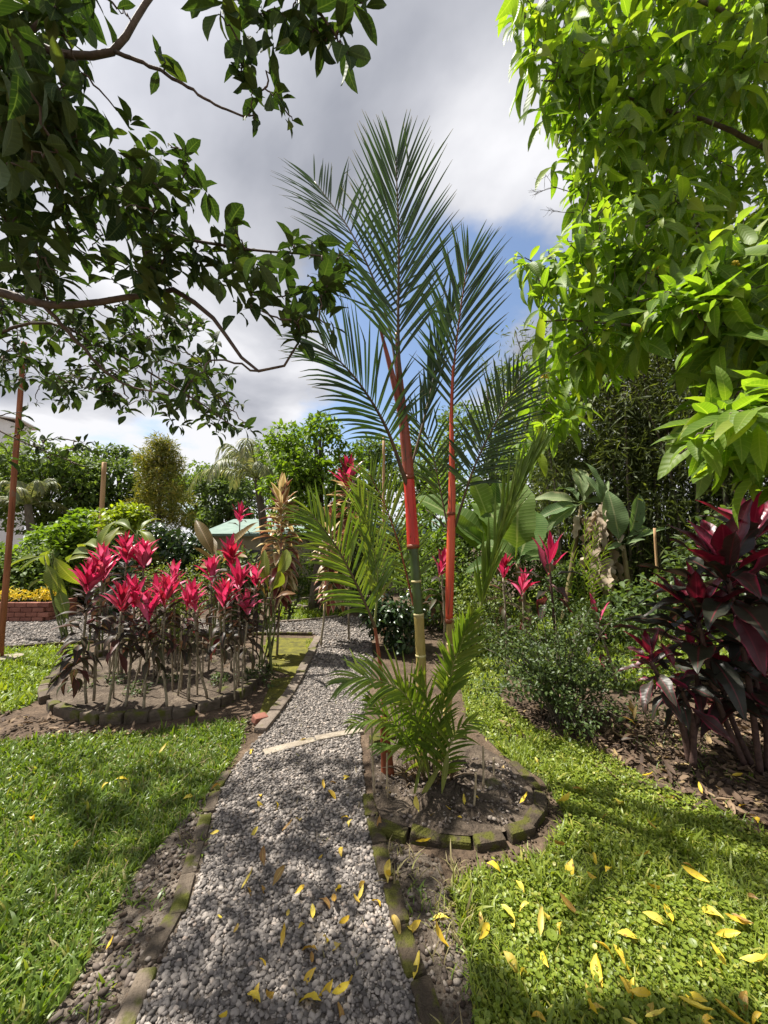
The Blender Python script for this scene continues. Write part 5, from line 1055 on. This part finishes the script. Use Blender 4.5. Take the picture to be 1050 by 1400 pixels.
pole('thin pale wooden pole standing behind the palm crownshafts', 525, 6.8, 598, .03, 'wood_pale')
pole('thin pinkish stake standing beside the young banana', 896, 5.2, 722, .02, 'wood_pale')

# planter with yellow plants beside the cross path
pc = G(22, 850); pl = thing('brick_planter', 'low red brick planter with bright yellow plants beside the cross path', 'planter', pc)
pm = [brick_mesh('brick', .22, .1, .09, M['red_brick'], 60 + k) for k in range(3)]
for row in range(4):
    for k in range(-5, 3):
        o = link('brick', pm[(k + row) % 3], pl); o.location = (k * .23 + (.11 if row % 2 else 0), 0, .05 + row * .097)
    for k in range(3):
        o = link('brick', pm[k], pl); o.location = (.62, .12 + k * .23, .05 + row * .097); o.rotation_euler = (0, 0, R(90))
for k, (dx, dy) in enumerate(((-.75, .2), (-.45, .25), (-.1, .2), (.25, .25), (.45, .2), (-.95, .3))):
    mb = MB(); scatter_leaves(mb, pc + [dx, dy, .52], (.16, .14, .11), 130, .07, [leaf_tpl(.3, 'lance', 3, .6, .3)], .4)
    single('yellow_plant', mb, M['yellow_plant'], 'bright yellow-leaved plant growing in the low brick planter', 'plant', pc + [dx, dy, .4], 'yellow plants in the planter')

# hedges and bushes, middle distance
shrub('garden_hedge', 'glossy dark-leaved bush behind the planter by the brown pole', 'bush', P(60, 800, 9.3) * [1, 1, 0] + [0, 0, .8], (1.3, .8, .95), 'bg_mid', 5200, .10)
shrub('garden_hedge', 'broad bright green leafy bush beneath the dark trees beyond the pole', 'bush', P(75, 760, 10.6) * [1, 1, 0] + [0, 0, 1.1], (2.2, 1.0, 1.35), 'bg_bright', 7000, .14, clumps=18)
shrub('garden_hedge', 'bright green pointed shrub rising above the bush near the dark trees', 'bush', P(100, 720, 9.2) * [1, 1, 0] + [0, 0, 1.5], (.5, .5, .95), 'bg_bright', 1800, .14)
shrub('garden_hedge', 'leafy green bush at the far end of the cross path', 'bush', P(-60, 780, 9.0) * [1, 1, 0] + [0, 0, .9], (2.0, 1.0, 1.2), 'bg_mid', 5200, .12, clumps=16)
shrub('coffee_bush', 'shiny blackish-green bush behind the ringed bed', 'bush', P(240, 745, 6.6) * [1, 1, 0] + [0, 0, 1.15], (.75, .6, .85), 'coffee', 3000, .11)
shrub('coffee_bush', 'shiny dark bush beside the lime bush', 'bush', P(185, 760, 7.2) * [1, 1, 0] + [0, 0, .95], (.7, .6, .85), 'coffee', 2600, .11)
shrub('garden_hedge', 'fine yellowish shrub filling the middle of the planting behind the ringed bed', 'bush', P(240, 800, 5.6) * [1, 1, 0] + [0, 0, .85], (.75, .5, .75), 'hedge_yellow', 6500, .035, clumps=18)
shrub('garden_hedge', 'pale broad-leaved bush under the teal roof', 'bush', P(322, 770, 7.4) * [1, 1, 0] + [0, 0, .7], (.55, .5, .75), 'bg_grey', 2000, .12)
shrub('lime_bush', 'rounded lime-yellow bush glowing beside the weathered pole', 'bush', P(172, 705, 8.0) * [1, 1, 0] + [0, 0, 2.0], (.55, .5, .45), 'bg_lime', 1600, .10)
shrub('garden_hedge', 'dark low bush behind the low palm fronds', 'bush', P(540, 800, 5.8) * [1, 1, 0] + [0, 0, .5], (.55, .5, .55), 'coffee', 1500, .09)
shrub('garden_hedge', 'green understorey bush behind the two red palm stems', 'bush', P(590, 760, 7.2) * [1, 1, 0] + [0, 0, .9], (1.3, .7, 1.0), 'bg_mid', 4200, .08, clumps=16)
shrub('garden_hedge', 'yellow-green bush at the foot of the banana stems', 'bush', P(660, 800, 5.7) * [1, 1, 0] + [0, 0, .5], (.6, .4, .6), 'hedge_yellow', 3000, .05)
shrub('garden_hedge', 'dark bush beside the crimson ti plant', 'bush', P(780, 780, 8.0) * [1, 1, 0] + [0, 0, .6], (.9, .5, .7), 'bg_dark', 3000, .07)
shrub('garden_hedge', 'low ragged bush along the edge under the bamboo', 'bush', P(860, 790, 6.2) * [1, 1, 0] + [0, 0, .3], (1.2, .4, .4), 'shrub_leaf', 2600, .05, clumps=14)
shrub('garden_hedge', 'light green bush half hidden behind the huge dark ti plant', 'bush', P(1040, 730, 3.9) * [1, 1, 0] + [0, 0, 1.4], (.9, .5, .9), 'shrub_leaf', 3600, .08)
shrub('garden_hedge', 'dense dark bush in the shade behind the huge ti plant', 'bush', P(1030, 850, 4.6) * [1, 1, 0] + [0, 0, .9], (1.6, .6, 1.0), 'bg_dark', 4200, .09, clumps=16)
shrub('garden_hedge', 'leafy green bush filling the gap behind the tall pink ti crown', 'bush', P(500, 760, 8.8) * [1, 1, 0] + [0, 0, 1.0], (1.5, .7, 1.1), 'bg_grey', 4000, .09, clumps=16)

shrub('garden_hedge', 'mid-green bush closing the gap behind the banana stems', 'bush', P(700, 770, 9.0) * [1, 1, 0] + [0, 0, 1.1], (1.5, .7, 1.3), 'bg_mid', 5200, .09, clumps=18)
shrub('garden_hedge', 'shadowed leafy bank at the foot of the bamboo', 'bush', P(850, 770, 9.0) * [1, 1, 0] + [0, 0, 1.0], (2.2, .7, 1.3), 'bg_dark', 6000, .10, clumps=20)
shrub('garden_hedge', 'leafy dark bank behind the far lawn and the stone ring', 'bush', P(430, 780, 11.6) * [1, 1, 0] + [0, 0, .7], (2.2, .6, .9), 'bg_mid', 4200, .10, clumps=20)
shrub('garden_hedge', 'dense green bank beyond the far end of the cross path', 'bush', P(150, 770, 10.5) * [1, 1, 0] + [0, 0, .9], (2.4, .7, 1.2), 'bg_mid', 5200, .11, clumps=20)

# blue barrel under the bamboo
bb = G(800, 805); t = thing('water_barrel', 'dark blue plastic barrel in the shade under the bananas', 'barrel', bb)
mb = MB(); p = np.array([bb + [0, 0, z] for z in (0, .02, .28, .30, .32, .58, .60, .62, .86, .88)]); tube(mb, p, [.26, .28, .29, .305, .29, .29, .305, .29, .28, .25], 20); part('body', mb, M['blue'], t)
mb = MB(); tube(mb, np.array([bb + [0, 0, z] for z in (.885, .90, .92)]), [.26, .265, .24], 20); part('lid', mb, M['blue'], t)

# shelter with the teal roof and the white house
def house(name, label, x0, x1, Y, D_, zb, ze, zr, wm, rm, win=3):
    a, b = P(x0, 741, Y)[0], P(x1, 741, Y)[0]; c = np.array([(a + b) / 2, Y + D_ / 2, 0]); t = thing(name, label, 'building', c); w = b - a
    mb = MB(); v = np.array([(a, Y, zb), (b, Y, zb), (b, Y + D_, zb), (a, Y + D_, zb), (a, Y, ze), (b, Y, ze), (b, Y + D_, ze), (a, Y + D_, ze)])
    mb.add(v, [(0, 1, 5, 4), (1, 2, 6, 5), (2, 3, 7, 6), (3, 0, 4, 7)]); part('wall', mb, M[wm], t, smooth=False)
    o_ = .35; mb = MB(); ym = Y + D_ / 2
    v = np.array([(a - o_, Y - o_, ze + .02), (b + o_, Y - o_, ze + .02), (b + o_, ym, zr), (a - o_, ym, zr), (b + o_, Y + D_ + o_, ze + .02), (a - o_, Y + D_ + o_, ze + .02)])
    v2 = np.vstack([v, v - [0, 0, .08]]); mb.add(v2, [(0, 1, 2, 3), (3, 2, 4, 5), (7, 6, 9, 8), (8, 9, 11, 10), (6, 7, 1, 0), (10, 11, 5, 4)], [(1, 7, 2), (7, 8, 2), (2, 8, 4), (8, 10, 4), (6, 0, 3), (6, 3, 9), (9, 3, 5), (9, 5, 11)]); part('roof', mb, M[rm], t, smooth=False)
    for k in range(win):
        xc = a + w * (k + .5) / win; mb = MB(); q = np.array([(xc - .4, Y - .02, ze - 1.3), (xc + .4, Y - .02, ze - 1.3), (xc + .4, Y - .02, ze - .5), (xc - .4, Y - .02, ze - .5)]); mb.add(np.vstack([q, q + [0, .05, 0]]), [(0, 1, 2, 3), (0, 4, 5, 1), (1, 5, 6, 2), (2, 6, 7, 3), (3, 7, 4, 0)]); part('window', mb, M['glass_dark'], t, smooth=False)
    return t
house('garden_shelter', 'low garden building with a pale teal roof behind the planting', 292, 640, 12.5, 5, 0, 1.85, 2.5, 'wall_beige', 'roof_teal')
house('white_house', 'white house showing above the trees behind the tall pole', -200, -20, 24, 2.5, 0, 9.6, 9.9, 'wall_white', 'wall_white', 4)

# trees of the backdrop
TREES = [  # x, top y, Y, width, material, label
    (-60, 575, 15, 5.5, 'bg_dark', 'dark dense tree beyond the cross path behind the pole', 7000, .2),
    (75, 590, 14.5, 4.8, 'bg_mid', 'rounded dark green tree behind the tall wooden pole', 8000, .18),
    (165, 595, 16, 4.6, 'bg_dark', 'dark tree standing behind the weathered pole', 6500, .2),
    (275, 622, 19, 4.5, 'bg_mid', 'distant grey-green tree under the open sky behind the golden conifer', 5000, .2),
    (310, 628, 17, 3.6, 'bg_dark', 'dark tree between the golden conifer and the coconut palm', 4500, .18),
    (375, 580, 20, 5.0, 'bg_dark', 'distant tree behind the coconut palm', 4500, .22),
    (432, 560, 9.2, 3.0, 'bg_bright', 'bright green rounded tree rising behind the tall pink-crowned ti plant', 9500, .12),
    (505, 590, 13, 3.6, 'bg_dark', 'dark airy tree behind the thin pole and the red crownshafts', 4500, .15),
    (580, 570, 22, 5.0, 'bg_mid', 'far tree under the clouds between the palm stems', 3800, .24),
    (672, 472, 18, 6.0, 'bg_dark', 'tall airy tree standing behind the second palm', 5200, .22),
    (620, 640, 9.5, 2.6, 'bg_bright', 'yellow-green leafy tree behind the banana leaves', 3600, .13),
    (735, 560, 15, 4.5, 'bg_dark', 'dark tree at the edge of the bamboo', 5000, .2)]
for (x, yt, Y, w, m, lab, n, ln) in TREES: bg_tree('garden_tree', lab, 'tree', x, yt, Y, w, m, n, ln, clumps=34 if n > 6000 else 26)
# golden conifer: tiers of drooping sprays
Yc = 10.5; top = P(222, 608, Yc); cb = np.array([top[0], Yc, 0]); t = thing('conifer', 'feathery golden-green conifer rising from the middle of the planting', 'conifer', cb)
mb = MB(); tube(mb, np.array([cb + [0, 0, top[2] * k / 8] for k in range(9)]), np.linspace(.1, .02, 9), 8); part('trunk', mb, M['bark'], t); ml, lm = MB(), MB()
for k in range(150):
    f = U(.12, 1) ; z = top[2] * f; a = U(0, 6.28); r = ((1 - f) ** .6 * 1.15 + .1) * (1 + .35 * math.sin(a * 2 + 1 + f * 5)) * (.62 + .55 * ((z * 1.4 + a * .12) % 1)); rr = r * U(.45, 1); e = cb + [math.cos(a) * rr, math.sin(a) * rr, z + .12]; tube(lm, np.array([cb + [0, 0, z], e]), [.012, .004], 4)
    scatter_leaves(ml, e, (.24, .24, .2), 120, .12, NARROW, .2)
part('limb', lm, M['bark'], t)['kind'] = 'stuff'; part('foliage', ml, M['conifer'], t, kind='stuff')
# coconut palm
def coconut(label, x, y_crown, Y, ln, nf, mat, seed=0):
    c = P(x, y_crown, Y); b = np.array([c[0] + .3, Y, 0]); t = thing('coconut_palm', label, 'palm tree', b); mb = MB(); tube(mb, catmull([b, (b + c) / 2 + [.1, 0, 0], c], 6), np.linspace(.16, .1, 13), 9); part('trunk', mb, M['bark'], t)
    for k in range(nf):
        a = k * 2.4 + seed; el = U(.15, 1.25); d = np.array([math.cos(a) * math.cos(el), math.sin(a) * math.cos(el), math.sin(el)]); l = ln * U(.85, 1.1)
        p1 = c + d * l * .45; p2 = c + d * l * .8 + [0, 0, -l * .18]; p3 = c + d * l * .98 + [0, 0, -l * .55]
        frond(t, [c, p1, p2, p3], (d[0] * -.3, d[1] * -.3, 1), ln * .26, 40, (60, 35), .15, 1.7, .045, (.03, .008), mat, 'rachis_green', -.15, jit=.8)
coconut('grey-green coconut palm with drooping fronds behind the teal-roofed shelter', 352, 655, 11.5, 2.1, 15, 'palm_leaf_grey')
coconut('far coconut palm with hanging fronds beside the dark trees past the brown pole', 38, 690, 12.5, 1.6, 10, 'palm_leaf_grey', 1)
# small bright palm next to the crimson ti plant
sp0 = P(795, 741, 6.0) * [1, 1, 0]; t = thing('young_palm', 'young palm with pale yellow-green fronds beside the crimson ti plant', 'palm', sp0)
for k, (x, y) in enumerate(((770, 715), (815, 720), (800, 700), (745, 740), (830, 745))):
    a = sp0 + [0, 0, .3]; e = P(x, y, 5.6 + (.2 if k % 2 else -.2)); frond(t, [sp0 + [0, 0, .02], a + (e - a) * .35 + [0, 0, .12], a + (e - a) * .75 + [0, 0, .1], e], (.1, -.7, .6), .22, 18, (50, 25), .3, .5, .022, (.008, .003), 'palm_leaf_light', 'rachis_green')

# bamboo thicket
for k, (x, Y, yt) in enumerate([(790, 8.6, 440), (850, 8.0, 400), (905, 7.6, 380), (960, 7.2, 330), (1030, 6.6, 300), (1090, 6.2, 250), (880, 9.2, 360)]):
    b = P(x, 741, Y) * [1, 1, 0]; H = P(x, yt, Y)[2]; t = thing('bamboo_clump', 'dense dark bamboo clump with fine leaves ' + ['at the open end of the thicket', 'rising behind the dying banana', 'rising behind the young banana', 'behind the pinkish stake', 'above the huge dark ti plant', 'behind the sunlit broadleaf tree trunk', 'set back behind the other bamboos'][k], 'bamboo', b, 'dark bamboo clumps'); ml = MB()
    for j in range(12):
        a = U(0, 6.28); lean = U(.3, 1.3); h = H * U(.65, 1.0); q = b + np.array([math.cos(a), math.sin(a), 0]) * U(.05, .5); e = q + np.array([math.cos(a) * lean, math.sin(a) * lean * .7, h]); m_ = q + np.array([math.cos(a) * lean * .25, math.sin(a) * lean * .2, h * .6])
        p = catmull([q, m_, e], 10); mb = MB(); tube(mb, p, np.linspace(.03, .008, len(p)), 6); part('culm', mb, M['bark'], t)
        for i in range(24):
            f = U(.04, 1); c = p[int(f * (len(p) - 1))] + rng.normal(0, .32, 3); scatter_leaves(ml, c, (.36, .36, .28), 44, .17, [leaf_tpl(.15, 'lance', 2, b_, .3) for b_ in (.4, 1.0)], .35)
    part('foliage', ml, M['bamboo_leaf'], t, kind='stuff')
print('objects', len(sc.objects), 'tris', sum(len(m.loop_triangles) or sum(len(p.vertices) - 2 for p in m.polygons) for m in bpy.data.meshes if m.users and len(m.polygons) < 5) , sum(m.users * 0 + len(m.loops) - 2 * len(m.polygons) for m in bpy.data.meshes))
